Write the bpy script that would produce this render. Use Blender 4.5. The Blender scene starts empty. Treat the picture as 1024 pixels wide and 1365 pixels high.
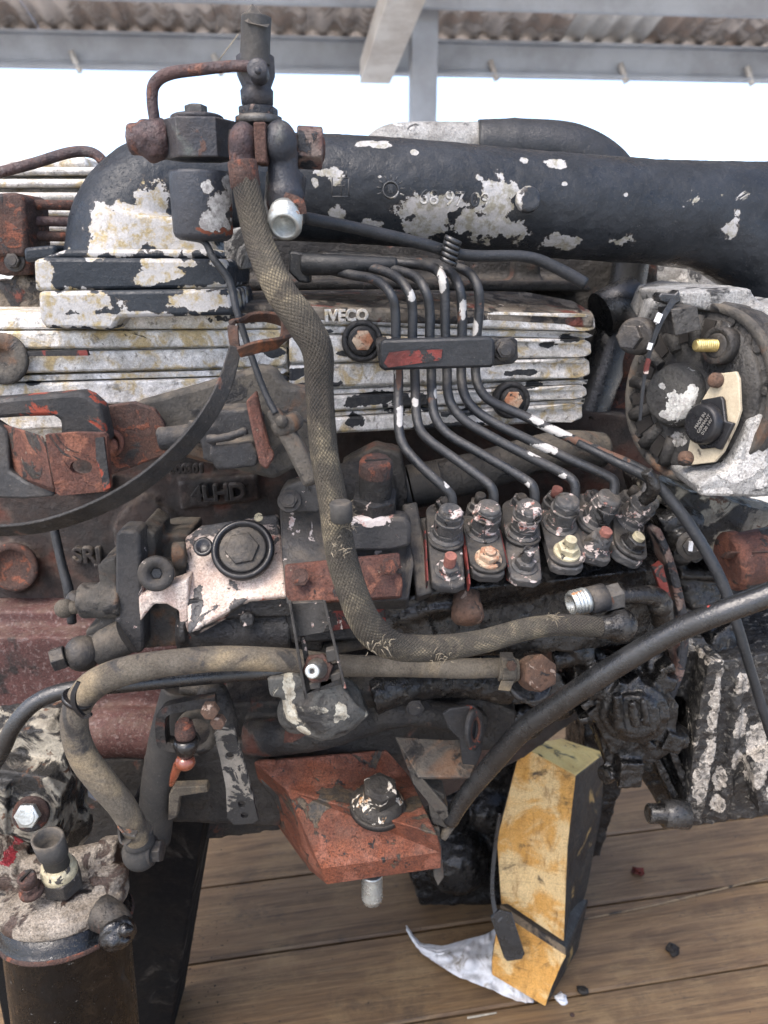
import bpy, bmesh, math, random
from mathutils import Vector, Matrix, noise
from mathutils.geometry import tessellate_polygon
R = math.radians
rnd = random.Random(7)
scene = bpy.context.scene
COL = scene.collection

# ------------------------------------------------------------------ camera, world, sun, exposure
PITCH = R(18.0); FPX = 1027.0; CAMZ = 1.0
cam_d = bpy.data.cameras.new('camera'); cam = bpy.data.objects.new('camera', cam_d); COL.objects.link(cam)
cam.location = (0, 0, CAMZ); cam.rotation_euler = (math.pi/2 - PITCH, 0, 0)
cam_d.sensor_fit = 'HORIZONTAL'; cam_d.sensor_width = 36; cam_d.lens = FPX/1024*36
cam_d.clip_start = 0.02; cam_d.clip_end = 3000
cam_d.dof.use_dof = True; cam_d.dof.focus_distance = .60; cam_d.dof.aperture_fstop = 13
scene.camera = cam
SUN_EL, SUN_AZ = R(58), R(222)          # high, behind the camera
w = bpy.data.worlds.new('World'); scene.world = w; w.use_nodes = True
nt = w.node_tree; bg = nt.nodes['Background']
sky = nt.nodes.new('ShaderNodeTexSky'); sky.sky_type = 'NISHITA'; sky.sun_disc = False
sky.sun_elevation = SUN_EL; sky.sun_rotation = SUN_AZ; sky.air_density = 0.7; sky.dust_density = 3.0; sky.ozone_density = 0.0
nt.links.new(sky.outputs[0], bg.inputs[0]); bg.inputs[1].default_value = 0.15
sd = bpy.data.lights.new('sun', 'SUN'); sd.energy = .7; sd.angle = R(25); sd.color = (1, .96, .9)
sun = bpy.data.objects.new('sun', sd); COL.objects.link(sun)
sdir = Vector((math.sin(SUN_AZ)*math.cos(SUN_EL), math.cos(SUN_AZ)*math.cos(SUN_EL), math.sin(SUN_EL)))
sun.rotation_euler = sdir.to_track_quat('Z', 'Y').to_euler(); sun.location = sdir*20
scene.view_settings.view_transform = 'Standard'; scene.view_settings.look = 'None'
scene.view_settings.gamma = 1; scene.view_settings.exposure = 2.1

# ------------------------------------------------------------------ measuring helpers
FW = Vector((0, math.cos(PITCH), -math.sin(PITCH))); UP = Vector((0, math.sin(PITCH), math.cos(PITCH)))
CAM = Vector((0, 0, CAMZ))
def P(x, y, Y):
    d = FW + Vector((1, 0, 0))*((x-512)/FPX) + UP*(-(y-682.5)/FPX)
    return CAM + d*(Y/d.y)
def G(x, y, z=0.0):
    d = FW + Vector((1, 0, 0))*((x-512)/FPX) + UP*(-(y-682.5)/FPX)
    return CAM + d*((z-CAMZ)/d.z)
def S(p): return (p-CAM).dot(FW)/FPX       # metres per photograph pixel at a point
def V(*a): return Vector(a)

# ------------------------------------------------------------------ materials
MATS = {}
class NG:
    def __init__(s, name):
        s.m = bpy.data.materials.new(name); s.m.use_nodes = True; s.t = s.m.node_tree; s.t.nodes.clear()
        s.out = s.n('ShaderNodeOutputMaterial'); s.b = s.n('ShaderNodeBsdfPrincipled'); s.l(s.b.outputs[0], s.out.inputs[0])
        s.pos = s.n('ShaderNodeNewGeometry').outputs['Position']
    def n(s, t, **k):
        o = s.t.nodes.new(t)
        for a, v in k.items(): setattr(o, a, v)
        return o
    def l(s, a, b): s.t.links.new(a, b)
    def val(s, v, inp):
        if isinstance(v, (int, float)): inp.default_value = v
        else: s.l(v, inp)
    def noise(s, scale, detail=4, rough=.6, vec=None, dist=0, off=0):
        n = s.n('ShaderNodeTexNoise'); n.inputs['Scale'].default_value = scale; n.inputs['Detail'].default_value = detail
        n.inputs['Roughness'].default_value = rough; n.inputs['Distortion'].default_value = dist
        v = vec if vec is not None else s.pos
        if off:
            a = s.n('ShaderNodeVectorMath', operation='ADD'); s.l(v, a.inputs[0]); a.inputs[1].default_value = (off, off*.7, -off); v = a.outputs[0]
        s.l(v, n.inputs['Vector']); return n.outputs['Fac']
    def math(s, op, a, b=0.0, c=0.0, clamp=False):
        m = s.n('ShaderNodeMath', operation=op); m.use_clamp = clamp
        s.val(a, m.inputs[0]); s.val(b, m.inputs[1]); s.val(c, m.inputs[2]); return m.outputs[0]
    def ramp(s, f, lo, hi, a=0., b=1.):
        m = s.n('ShaderNodeMapRange'); m.interpolation_type = 'SMOOTHSTEP'; s.val(f, m.inputs['Value'])
        m.inputs['From Min'].default_value = lo; m.inputs['From Max'].default_value = hi
        m.inputs['To Min'].default_value = a; m.inputs['To Max'].default_value = b; return m.outputs[0]
    def mixc(s, f, a, b):
        m = s.n('ShaderNodeMix', data_type='RGBA'); s.val(f, m.inputs[0])
        for v, i in ((a, 6), (b, 7)):
            if isinstance(v, tuple): m.inputs[i].default_value = (*v, 1) if len(v) == 3 else v
            else: s.l(v, m.inputs[i])
        return m.outputs[2]
    def mixf(s, f, a, b):
        m = s.n('ShaderNodeMix', data_type='FLOAT'); s.val(f, m.inputs[0]); s.val(a, m.inputs[2]); s.val(b, m.inputs[3]); return m.outputs[0]
    def patch(s, pts, nz, amp=1.0):
        """1 inside hand-placed worn spots: pts = [(centre, rx, rz)], edges broken by noise"""
        best = None
        for (c, rx, rz) in pts:
            a = s.n('ShaderNodeVectorMath', operation='SUBTRACT'); s.l(s.pos, a.inputs[0]); a.inputs[1].default_value = c
            b = s.n('ShaderNodeVectorMath', operation='DIVIDE'); s.l(a.outputs[0], b.inputs[0]); b.inputs[1].default_value = (rx, max(rx, rz)*2+.03, rz)
            l = s.n('ShaderNodeVectorMath', operation='LENGTH'); s.l(b.outputs[0], l.inputs[0])
            best = l.outputs['Value'] if best is None else s.math('MINIMUM', best, l.outputs['Value'])
        f = s.math('MULTIPLY_ADD', s.math('SUBTRACT', nz, .5), amp*2, best)
        s.rim = s.ramp(f, 1.14, .90); return s.ramp(f, 1.02, .98)

def PP(*spots):
    """spots in photograph pixels and depth -> world ellipsoids"""
    o = []
    for (x, y, Y, rx, ry) in spots:
        p = P(x, y, Y); k = S(p); o.append((tuple(p), rx*k, ry*k*1.05))
    return o

GAIN = .66; SAT = 1.14
def tone(c, gain=None):
    l = .3*c[0]+.59*c[1]+.11*c[2]; k = gain or GAIN*(.74+.95*l); return tuple(min(.85, max(.002, (l+(v-l)*SAT)*k)) for v in c[:3])
def mat(name, c1, c2=None, sc=30, rough=.5, rough2=None, metal=0., bump=.3, bsc=200, layers=(), grain=.10, dust=0., spec=.34, coat=0., extra=None, speck=.36, edge=0., gain=None):
    """c1/c2 mottled base; layers = worn or dirty coats over it:
       dict(c, c2, thr, sc, rough, metal, h, pts, amp) thr: lower noise threshold = more cover"""
    g = NG(name); c2 = c2 or tuple(v*.6 for v in c1); c1 = tone(c1, gain); c2 = tone(c2, gain)
    layers = [dict(L, **{k: tone(L[k], gain) for k in ('c', 'c2', 'rim') if k in L}) for L in layers]
    n1 = g.noise(sc, 6, .65); n2 = g.noise(bsc, 5, .7, off=3.1); n3 = g.noise(sc*5.3, 5, .7, off=8)
    col = g.mixc(g.ramp(n1, .35, .65), c1, c2)
    rg = g.mixf(g.ramp(n3, .3, .7), rough, rough2 if rough2 is not None else min(1, rough*1.35))
    mt = metal; h = g.math('MULTIPLY', n2, 1.0)
    h = g.math('MULTIPLY_ADD', n1, 1.2, h)
    for i, L in enumerate(layers):
        s2 = L.get('sc', 40)
        nz = g.noise(s2, 8, .62, off=11.3+i*7.7, dist=L.get('dist', .6))
        m = None; rim = None
        if 'thr' in L: m = g.ramp(nz, L['thr']-.02-L.get('soft', .012), L['thr']-.02+L.get('soft', .012))
        if 'pts' in L:
            nz2 = g.noise(L.get('psc', 90), 6, .6, off=21.3+i*5.1)
            pm = g.patch(L['pts'], nz2, L.get('amp', 1.0)); rim = g.rim; m = pm if m is None else g.math('MAXIMUM', m, pm)
        if L.get('fill'): m = g.math('MULTIPLY', m, L['fill'])
        cc = L['c']
        if 'c2' in L:
            cc = g.mixc(g.ramp(g.noise(L.get('csc', 150), 6, .7, off=31+i*3), L.get('clo', .4), L.get('chi', .62)), L['c'], L['c2'])
        if 'thr' in L and rim is None: rim = g.ramp(nz, L['thr']-.02-L.get('soft', .012)-.014, L['thr']-.02+L.get('soft', .012)+.010)
        if rim is not None and L.get('h', -1) < 0 and not L.get('norim'):
            rr_ = g.math('MULTIPLY', g.math('MULTIPLY', rim, g.math('SUBTRACT', 1.0, rim)), g.ramp(g.noise(65, 4, .7, off=91), .38, .6, .6, 3.4), clamp=True)
            col = g.mixc(rr_, col, L.get('rim', (.06, .05, .042)))
        col = g.mixc(m, col, cc)
        rg = g.mixf(m, rg, L.get('rough', .6)); mt = g.mixf(m, mt, L.get('metal', 0.))
        h = g.math('MULTIPLY_ADD', m, L.get('h', -1.2), h)
    if speck:
        fs = g.noise(420, 4, .8, off=71); fl = g.noise(7, 3, .6, off=73)
        col = g.mixc(g.math('MULTIPLY', g.ramp(fs, .62, .66, 0, speck), g.ramp(fl, .42, .6, .25, 1)), col, (.16, .15, .13))
        fd = g.noise(210, 5, .8, off=77); col = g.mixc(g.ramp(fd, .60, .67, 0, speck*.8), col, (.02, .018, .017))
        rg = g.math('ADD', rg, g.ramp(g.noise(33, 5, .7, off=79), .35, .65, -.14, .14), clamp=True)
        h = g.math('MULTIPLY_ADD', g.ramp(fs, .58, .68), .7, h)
    if edge:
        pt = g.n('ShaderNodeNewGeometry').outputs['Pointiness']
        em = g.math('MULTIPLY', g.ramp(g.math('MULTIPLY_ADD', g.noise(120, 4, .7, off=83), .10, pt), .585, .62), edge)
        col = g.mixc(em, col, (.17, .165, .155)); rg = g.mixf(em, rg, .5)
    if grain:
        gm = g.n('ShaderNodeMix', data_type='RGBA'); gm.blend_type = 'MULTIPLY'; gm.inputs[0].default_value = 1
        gv = g.ramp(g.noise(600, 5, .9, off=5), .3, .7, 1-grain*2.0, 1+grain)
        cb = g.n('ShaderNodeCombineColor'); [g.l(gv, cb.inputs[k]) for k in range(3)]
        g.l(col, gm.inputs[6]) if not isinstance(col, tuple) else None
        g.l(cb.outputs[0], gm.inputs[7]); col = gm.outputs[2]
    if dust:
        nrm = g.n('ShaderNodeNewGeometry').outputs['Normal']; sx = g.n('ShaderNodeSeparateXYZ'); g.l(nrm, sx.inputs[0])
        dm = g.math('MULTIPLY', g.ramp(sx.outputs[2], -.1, .9), g.ramp(g.noise(60, 6, .7, off=44), .35, .7, 0, dust))
        col = g.mixc(dm, col, (.16, .13, .095)); rg = g.mixf(dm, rg, .85)
    if extra: col, rg, h = extra(g, col, rg, h)
    g.l(col, g.b.inputs['Base Color']); g.val(rg, g.b.inputs['Roughness']); g.val(mt, g.b.inputs['Metallic'])
    g.b.inputs['Specular IOR Level'].default_value = spec
    if coat: g.b.inputs['Coat Weight'].default_value = coat; g.b.inputs['Coat Roughness'].default_value = .12
    bp = g.n('ShaderNodeBump'); bp.inputs['Strength'].default_value = bump; bp.inputs['Distance'].default_value = .0022
    g.l(h, bp.inputs['Height']); g.l(bp.outputs[0], g.b.inputs['Normal'])
    MATS[name] = g.m; return g.m

ALU = dict(c=(.41, .405, .395), c2=(.28, .275, .26), rough=.6, metal=.15, h=-1.8, csc=260)
WHT = dict(c=(.66, .64, .60), c2=(.50, .47, .42), rough=.7, h=-.8)
BLK = dict(c=(.025, .028, .032), c2=(.05, .052, .055), rough=.5, h=.9)

# ------------------------------------------------------------------ mesh builder
class MB:
    def __init__(s): s.b = bmesh.new(); s.uv = s.b.loops.layers.uv.new('UVMap')
    def face(s, vs, uvs=None, smooth=True):
        try: f = s.b.faces.new(vs)
        except ValueError: return None
        f.smooth = smooth
        if uvs:
            for l, u in zip(f.loops, uvs): l[s.uv].uv = u
        return f
    def rings(s, rings, uvs=None, cap=(True, True), smooth=True, close=True):
        V_ = [[s.b.verts.new(p) for p in r] for r in rings]
        n = len(rings[0])
        for i in range(len(rings)-1):
            for j in range(n if close else n-1):
                k = (j+1) % n
                uu = None
                if uvs: a, b = uvs[i], uvs[i+1]; uu = [(j/n, a), ((j+1)/n, a), ((j+1)/n, b), (j/n, b)]
                s.face([V_[i][j], V_[i][k], V_[i+1][k], V_[i+1][j]], uu, smooth)
        if cap[0]: s.face(list(reversed(V_[0])), smooth=False)
        if cap[1]: s.face(V_[-1], smooth=False)
        return s
    def lathe(s, p, ax, prof, seg=28, k=None, rot=0, sy=1.0, capped=(True, True)):
        """prof = [(height, radius)] in pixels at p (k metres per pixel), along ax"""
        k = k or S(p); ax = ax.normalized(); q = ax.to_track_quat('Z', 'Y')
        rings = []
        for (h, r) in prof:
            c = p + ax*(h*k)
            rings.append([c + q @ V(math.cos(rot+2*math.pi*j/seg)*r*k, math.sin(rot+2*math.pi*j/seg)*r*k*sy, 0) for j in range(seg)])
        return s.rings(rings, cap=capped, smooth=seg > 8)
    def hexn(s, p, ax, h0, h1, r, k=None, rot=0, ch=.12, seg=6):
        c = r*ch
        return s.lathe(p, ax, [(h0, r-c*.6), (h0+c*.5, r), (h1-c*.5, r), (h1, r-c)], seg, k, rot)
    def ball(s, p, r, k=None, sc=(1, 1, 1), seg=20):
        k = k or S(p); prof = []
        rings = []
        for i in range(1, 11):
            a = math.pi*i/11
            rings.append([p+V(math.sin(a)*math.cos(2*math.pi*j/seg)*r*k*sc[0], math.sin(a)*math.sin(2*math.pi*j/seg)*r*k*sc[1], -math.cos(a)*r*k*sc[2]) for j in range(seg)])
        return s.rings(rings)
    def tube(s, pts, r, seg=16, sub=8, fn=None, caps=(True, True), smooth_path=True, abs_r=False):
        """pts world points; r radius px (number or list)"""
        n = len(pts); rs = r if isinstance(r, (list, tuple)) else [r]*n
        rs = [q if abs_r else q*S(p) for q, p in zip(rs, pts)]
        path = []; rad = []
        if smooth_path and n > 2:
            for i in range(n-1):
                p0 = pts[max(i-1, 0)]; p1 = pts[i]; p2 = pts[i+1]; p3 = pts[min(i+2, n-1)]
                for j in range(sub):
                    t = j/sub; t2 = t*t; t3 = t2*t
                    path.append(.5*((2*p1)+(p2-p0)*t+(2*p0-5*p1+4*p2-p3)*t2+(3*p1-p0-3*p2+p3)*t3))
                    rad.append(rs[i]*(1-t)+rs[i+1]*t)
            path.append(pts[-1].copy()); rad.append(rs[-1])
        else: path = [p.copy() for p in pts]; rad = list(rs)
        T0 = (path[1]-path[0]).normalized(); N = T0.orthogonal().normalized()
        rings = []; vv = []; L = 0
        for i, p in enumerate(path):
            T = (path[min(i+1, len(path)-1)]-path[max(i-1, 0)]).normalized()
            N = (N-T*N.dot(T)).normalized(); B = T.cross(N)
            if i: L += (p-path[i-1]).length
            ring = []
            for j in range(seg):
                a = 2*math.pi*j/seg; rr = rad[i]*(fn(a, L, i/len(path)) if fn else 1)
                ring.append(p+N*(math.cos(a)*rr)+B*(math.sin(a)*rr))
            rings.append(ring); vv.append(L*20)
        s.rings(rings, uvs=vv, cap=caps); return s
    def ribbon(s, pts, wd, th, sub=8, wdir=None):
        """flat bar: width in px along the sideways direction seen from the front, thickness in px in depth"""
        n = len(pts); path = []; W = []
        ws = wd if isinstance(wd, list) else [wd]*n
        for i in range(n-1):
            p0 = pts[max(i-1, 0)]; p1 = pts[i]; p2 = pts[i+1]; p3 = pts[min(i+2, n-1)]
            for j in range(sub):
                t = j/sub; t2 = t*t; t3 = t2*t
                path.append(.5*((2*p1)+(p2-p0)*t+(2*p0-5*p1+4*p2-p3)*t2+(3*p1-p0-3*p2+p3)*t3)); W.append(ws[i]*(1-t)+ws[i+1]*t)
        path.append(pts[-1]); W.append(ws[-1]); rings = []
        for i, p in enumerate(path):
            T = (path[min(i+1, len(path)-1)]-path[max(i-1, 0)]).normalized()
            D = wdir if wdir is not None else V(0, 1, -.3).normalized()
            Nn = T.cross(D).normalized(); Dn = Nn.cross(T).normalized(); k = S(p)
            a = Nn*(W[i]*k/2); b = Dn*(th*k/2)
            rings.append([p+a+b, p-a+b, p-a-b, p+a-b])
        s.rings(rings, smooth=False); return s
    def plate(s, loops, Y, th, smooth=False):
        """outline(s) in photograph pixels at depth Y (number, or per-point third value), thickness th metres away from the viewer; further loops are holes"""
        if not isinstance(loops[0][0], (list, tuple)): loops = [loops]
        F = [[P(q[0], q[1], q[2] if len(q) > 2 else Y) for q in lp] for lp in loops]
        return s.slab(F, V(0, th, 0))
    def slab(s, F, off):
        tri = tessellate_polygon(F); flat = [p for lp in F for p in lp]
        fv = [s.b.verts.new(p) for p in flat]; bv = [s.b.verts.new(p+off) for p in flat]
        if len(F) == 1:
            s.face(fv, smooth=False); s.face(list(reversed(bv)), smooth=False)
        else:
            for t in tri: s.face([fv[i] for i in t], smooth=False); s.face([bv[i] for i in reversed(t)], smooth=False)
        o = 0
        for lp in F:
            n = len(lp)
            for i in range(n):
                j = (i+1) % n; s.face([fv[o+j], fv[o+i], bv[o+i], bv[o+j]], smooth=False)
            o += n
        return s
    def box(s, c, half, rot=None):
        M = rot or Matrix.Identity(3)
        v = [s.b.verts.new(c + M @ V(x*half[0], y*half[1], z*half[2])) for x in (-1, 1) for y in (-1, 1) for z in (-1, 1)]
        for f in ((0, 1, 3, 2), (4, 6, 7, 5), (0, 4, 5, 1), (2, 3, 7, 6), (0, 2, 6, 4), (1, 5, 7, 3)): s.face([v[i] for i in f], smooth=False)
        return s
    def poly(s, verts, faces):
        v = [s.b.verts.new(p) for p in verts]
        for f in faces: s.face([v[i] for i in f], smooth=False)
        return s
    def obj(s, name, m, parent=None, bevel=0, remesh=0, disp=0, dsize=.02, smooth=0, kind=None, label=None, noweld=False):
        if not noweld: bmesh.ops.recalc_face_normals(s.b, faces=s.b.faces)
        me = bpy.data.meshes.new(name); s.b.to_mesh(me); s.b.free()
        o = bpy.data.objects.new(name, me); COL.objects.link(o)
        me.materials.append(MATS[m] if isinstance(m, str) else m)
        put(o, parent)
        if remesh:
            r = o.modifiers.new('r', 'REMESH'); r.mode = 'VOXEL'; r.voxel_size = remesh; r.use_smooth_shade = True
            if smooth: q = o.modifiers.new('s', 'SMOOTH'); q.factor = .5; q.iterations = smooth
        elif bevel:
            q = o.modifiers.new('b', 'BEVEL'); q.width = bevel; q.segments = 2; q.limit_method = 'ANGLE'; q.angle_limit = R(38); q.harden_normals = False
            for f in me.polygons: f.use_smooth = True
            me.set_sharp_from_angle(angle=R(40))
        if disp:
            t = bpy.data.textures.new('cast', 'CLOUDS'); t.noise_scale = dsize; t.noise_depth = 3
            d = o.modifiers.new('d', 'DISPLACE'); d.texture = t; d.strength = disp; d.mid_level = .5; d.texture_coords = 'GLOBAL'
        if kind: o['kind'] = kind
        if label: o['label'] = label
        return o
def put(o, parent):
    if parent is not None:
        o.parent = parent; o.matrix_parent_inverse = wm(parent).inverted()
def wm(o):
    m = Matrix.Translation(o.location) @ o.rotation_euler.to_matrix().to_4x4()
    if o.parent: m = wm(o.parent) @ o.matrix_parent_inverse @ m
    return m
def thing(name, label, cat, loc, group=None):
    o = bpy.data.objects.new(name, None); COL.objects.link(o); o.location = loc; o.empty_display_size = .05
    o['label'] = label; o['category'] = cat; o['kind'] = 'thing'
    if group: o['group'] = group
    return o
def tag(o, label, cat, group=None, kind='thing'):
    o['label'] = label; o['category'] = cat; o['kind'] = kind
    if group: o['group'] = group
    return o
def text(name, body, p, size, m, parent, tilt=0, roll=0, ext=.0006, yaw=0, off=0.0):
    c = bpy.data.curves.new(name, 'FONT'); c.body = body; c.size = size; c.extrude = ext; c.bevel_depth = ext*.3; c.align_x = 'CENTER'; c.align_y = 'CENTER'; c.resolution_u = 3; c.offset = off
    o = bpy.data.objects.new(name, c); COL.objects.link(o); o.location = p; o.rotation_euler = (math.pi/2-tilt, roll, yaw)
    me = bpy.data.meshes.new_from_object(o); me.materials.clear(); me.materials.append(MATS[m])
    bpy.data.objects.remove(o); o = bpy.data.objects.new(name, me); COL.objects.link(o); o.location = p; o.rotation_euler = (math.pi/2-tilt, roll, yaw)
    put(o, parent); return o
def stretch(pts_fn, n): return [pts_fn(i/(n-1)) for i in range(n)]
def bolt(name, p, ax, r, m, parent, h=8, washer=0, socket=False, rot=0):
    b = MB()
    if washer: b.lathe(p, ax, [(-1, washer), (2.2, washer), (2.6, washer-.6)], 24)
    b.hexn(p, ax, 2, 2+h, r, rot=rot)
    b.lathe(p, ax, [(2+h-.2, r*.72), (3+h, r*.66)], 20)
    return b.obj(name, m, parent, bevel=.0004)
# ------------------------------------------------------------------ material library
mat('manifold_paint', speck=.18, spec=.24, edge=.2, c1=(.020, .024, .029), c2=(.036, .041, .048), sc=25, rough=.34, rough2=.55, bump=.45, bsc=140, grain=.1, layers=(
    dict(ALU, c2=(.30, .285, .23), csc=120, clo=.44, chi=.62, thr=.70, sc=38, pts=PP(
        (572, 288, .665, 32, 24), (548, 275, .665, 22, 18), (600, 270, .665, 16, 14), (668, 272, .67, 30, 36), (655, 300, .67, 46, 18), (690, 305, .67, 24, 14), (668, 245, .66, 12, 14),
        (757, 322, .68, 26, 10), (850, 322, .68, 20, 9), (752, 212, .68, 18, 7), (430, 226, .66, 22, 7), (446, 232, .66, 12, 9),
        (447, 285, .665, 18, 10), (495, 297, .665, 14, 9), (500, 188, .68, 22, 5), (553, 200, .68, 6, 4), (705, 209, .68, 6, 4), (765, 240, .665, 5, 3),
        (1005, 306, .67, 18, 14), (418, 240, .66, 5, 7), (505, 232, .66, 4, 3), (1015, 278, .67, 8, 5), (990, 345, .67, 16, 5), (850, 255, .67, 4, 3)), psc=75, amp=1.5),))
mat('elbow_paint', spec=.22, edge=0, c1=(.020, .026, .034), c2=(.034, .041, .050), sc=25, rough=.36, rough2=.55, bump=.45, bsc=140, layers=(
    dict(ALU, c2=(.36, .30, .18), csc=110, clo=.46, chi=.64, thr=.72, sc=38, pts=PP(
        (185, 300, .62, 52, 28), (190, 262, .62, 26, 24), (230, 318, .62, 44, 22), (150, 315, .62, 42, 26), (130, 320, .62, 22, 24), (275, 322, .62, 22, 14), (125, 282, .63, 18, 14),
        (215, 362, .60, 24, 14), (195, 372, .60, 16, 8), (220, 350, .6, 34, 6), (56, 365, .60, 12, 22), (62, 333, .60, 12, 8), (120, 345, .6, 8, 4), (290, 350, .6, 14, 8),
        (110, 402, .60, 62, 15), (280, 398, .60, 46, 16), (60, 405, .60, 30, 30), (150, 425, .60, 120, 9)), psc=75, amp=1.45),))
ALU2 = dict(c=(.30, .29, .27), c2=(.15, .14, .12), rough=.7, h=-.4)
def fin_mat(name, pts, seed, thr=.60):
    return mat(name, (.72, .70, .67), (.50, .48, .44), sc=60, rough=.45, rough2=.65, metal=.25, bump=.5, bsc=300, grain=.2, layers=(
        dict(c=(.50, .36, .13), thr=.60-seed*.005, sc=55+seed, rough=.75, h=.2, soft=.08, fill=.7),
        dict(c=(.16, .15, .13), c2=(.30, .28, .24), thr=.63, sc=110, rough=.8, h=.3, soft=.05, fill=.7),
        dict(c=(.030, .033, .037), c2=(.055, .055, .055), thr=thr+.11, sc=34, dist=1.2, rough=.5, h=1.6, pts=pts, psc=85, amp=1.2)))
fin_mat('fin_aluminium', PP((460, 475, .63, 14, 4), (500, 538, .64, 46, 9), (545, 545, .64, 40, 14), (620, 560, .65, 30, 8), (470, 570, .63, 14, 10), (435, 445, .63, 10, 3),
    (765, 455, .69, 16, 6), (700, 500, .68, 30, 4), (720, 518, .68, 16, 5), (400, 500, .62, 26, 4), (740, 462, .69, 14, 4), (660, 415, .67, 20, 4), (385, 505, .62, 22, 8), (640, 405, .67, 25, 3), (605, 578, .65, 60, 6), (420, 520, .62, 30, 6)), 0)
fin_mat('fin_aluminium_stained', PP((170, 420, .60, 14, 5), (300, 430, .60, 34, 8), (385, 455, .61, 12, 14), (180, 385, .6, 12, 6), (40, 512, .6, 10, 3), (360, 475, .61, 20, 7), (375, 512, .61, 20, 6)), 9)
mat('cover_top_dirt', (.16, .13, .10), (.27, .24, .20), sc=35, rough=.85, bump=.8, bsc=180, layers=(
    dict(c=(.04, .037, .035), thr=.55, sc=45, rough=.6, h=.6, soft=.04), dict(c=(.22, .08, .06), thr=.62, sc=30, rough=.7, h=.3, soft=.04), dict(c=(.5, .45, .38), thr=.66, sc=70, rough=.8, h=-.5)))
mat('cast_dark', edge=0, c1=(.022, .022, .023), c2=(.045, .042, .038), sc=22, rough=.5, rough2=.75, bump=.9, bsc=160, dust=.3, layers=(
    dict(c=(.13, .05, .035), thr=.66, sc=26, rough=.75, h=-.3, soft=.05),))
mat('block_dark', edge=.35, c1=(.030, .028, .028), c2=(.055, .036, .030), sc=14, rough=.55, rough2=.8, bump=.8, bsc=150, dust=.35, layers=(
    dict(c=(.12, .045, .032), thr=.60, sc=11, rough=.7, h=-.2, soft=.09),))
mat('block_mauve', (.140, .066, .060), (.090, .042, .038), sc=20, rough=.62, rough2=.8, bump=.6, bsc=260, grain=.3, dust=.3, layers=(
    dict(c=(.30, .24, .23), thr=.60, sc=240, rough=.7, h=.1, soft=.05, fill=.5), dict(c=(.03, .025, .024), thr=.66, sc=16, rough=.5, h=.3, soft=.05)))
mat('greasy', speck=.12, edge=.12, c1=(.007, .007, .0075), c2=(.016, .015, .014), sc=40, rough=.16, rough2=.42, coat=.25, bump=1.0, bsc=120, grain=.2, layers=(
    dict(c=(.07, .065, .055), thr=.64, sc=120, rough=.55, h=.8, soft=.05),))
mat('greasy_specked', speck=.15, coat=.25, edge=.15, c1=(.010, .010, .0105), c2=(.024, .023, .022), sc=40, rough=.25, rough2=.55, bump=1.0, bsc=140, grain=.2, layers=(
    dict(c=(.58, .54, .47), c2=(.33, .30, .26), thr=.70, sc=48, rough=.6, h=.9, dist=.3), dict(c=(.11, .10, .085), thr=.62, sc=150, rough=.55, h=.8, soft=.04)))
mat('housing_flaked', speck=.15, coat=.25, edge=.15, c1=(.016, .016, .017), c2=(.055, .053, .050), sc=110, rough=.28, rough2=.6, bump=1.0, bsc=170, grain=.3, layers=(
    dict(c=(.52, .48, .42), c2=(.35, .32, .28), thr=.655, sc=20, rough=.65, h=1.0, dist=1.4, pts=PP(
        (958, 930, .585, 12, 55), (948, 1000, .585, 12, 22), (940, 1050, .58, 14, 30), (905, 905, .59, 12, 12), (910, 885, .6, 18, 8), (985, 965, .6, 10, 20), (980, 1010, .6, 8, 16), (965, 1045, .59, 10, 18),
        (1010, 985, .6, 14, 26), (1000, 1010, .6, 10, 26), (990, 910, .6, 10, 14), (905, 862, .61, 22, 9), (925, 875, .6, 12, 6), (955, 1070, .6, 8, 12), (1015, 1040, .6, 9, 12)), psc=80, amp=1.2),
    dict(c=(.20, .19, .17), thr=.60, sc=170, rough=.5, h=.8, soft=.03)))
mat('pump_black', speck=.2, edge=0, c1=(.016, .016, .017), c2=(.034, .033, .032), sc=45, rough=.35, rough2=.65, bump=.8, bsc=170, layers=(
    dict(c=(.55, .47, .43), c2=(.42, .20, .16), csc=70, clo=.55, chi=.65, thr=.69, sc=75, rough=.65, h=-.9), dict(c=(.25, .05, .035), thr=.70, sc=50, rough=.6, h=-.6)))
mat('union_metal', (.085, .088, .092), (.15, .145, .14), sc=70, rough=.42, rough2=.6, metal=.35, bump=.6, bsc=260, dust=.35, layers=(
    dict(c=(.55, .48, .45), c2=(.40, .17, .14), csc=120, clo=.5, chi=.6, thr=.605, sc=85, rough=.6, h=-.7, dist=1.0), dict(c=(.012, .012, .012), thr=.62, sc=60, rough=.3, h=.4)))
mat('flange_grey', (.085, .083, .080), (.050, .048, .046), sc=55, rough=.55, rough2=.7, metal=.15, bump=.5, bsc=260, dust=.3, layers=(
    dict(c=(.48, .43, .40), c2=(.36, .15, .12), csc=90, thr=.66, sc=70, rough=.6, h=-.5), dict(c=(.015, .015, .015), thr=.64, sc=48, rough=.35, h=.4)))
mat('red_chip', (.23, .050, .042), (.12, .03, .025), sc=50, rough=.5, bump=.5, layers=(dict(c=(.03, .028, .028), thr=.55, sc=60, rough=.5, h=.6), dict(c=(.5, .42, .38), thr=.68, sc=80, rough=.6, h=-.3)))
mat('flaky_cream', gain=.9, c1=(.60, .53, .47), c2=(.46, .36, .31), sc=45, rough=.7, bump=.7, bsc=180, grain=.25, layers=(
    dict(c=(.42, .13, .10), thr=.655, sc=55, rough=.6, h=.4, soft=.02), dict(c=(.06, .06, .062), c2=(.10, .095, .09), thr=.60, sc=24, dist=.5, rough=.55, h=1.4, pts=PP(
        (262, 805, .55, 8, 20), (350, 808, .55, 40, 5)), psc=100),
    dict(c=(.016, .015, .015), thr=.66, sc=90, rough=.4, h=.5)))
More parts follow.
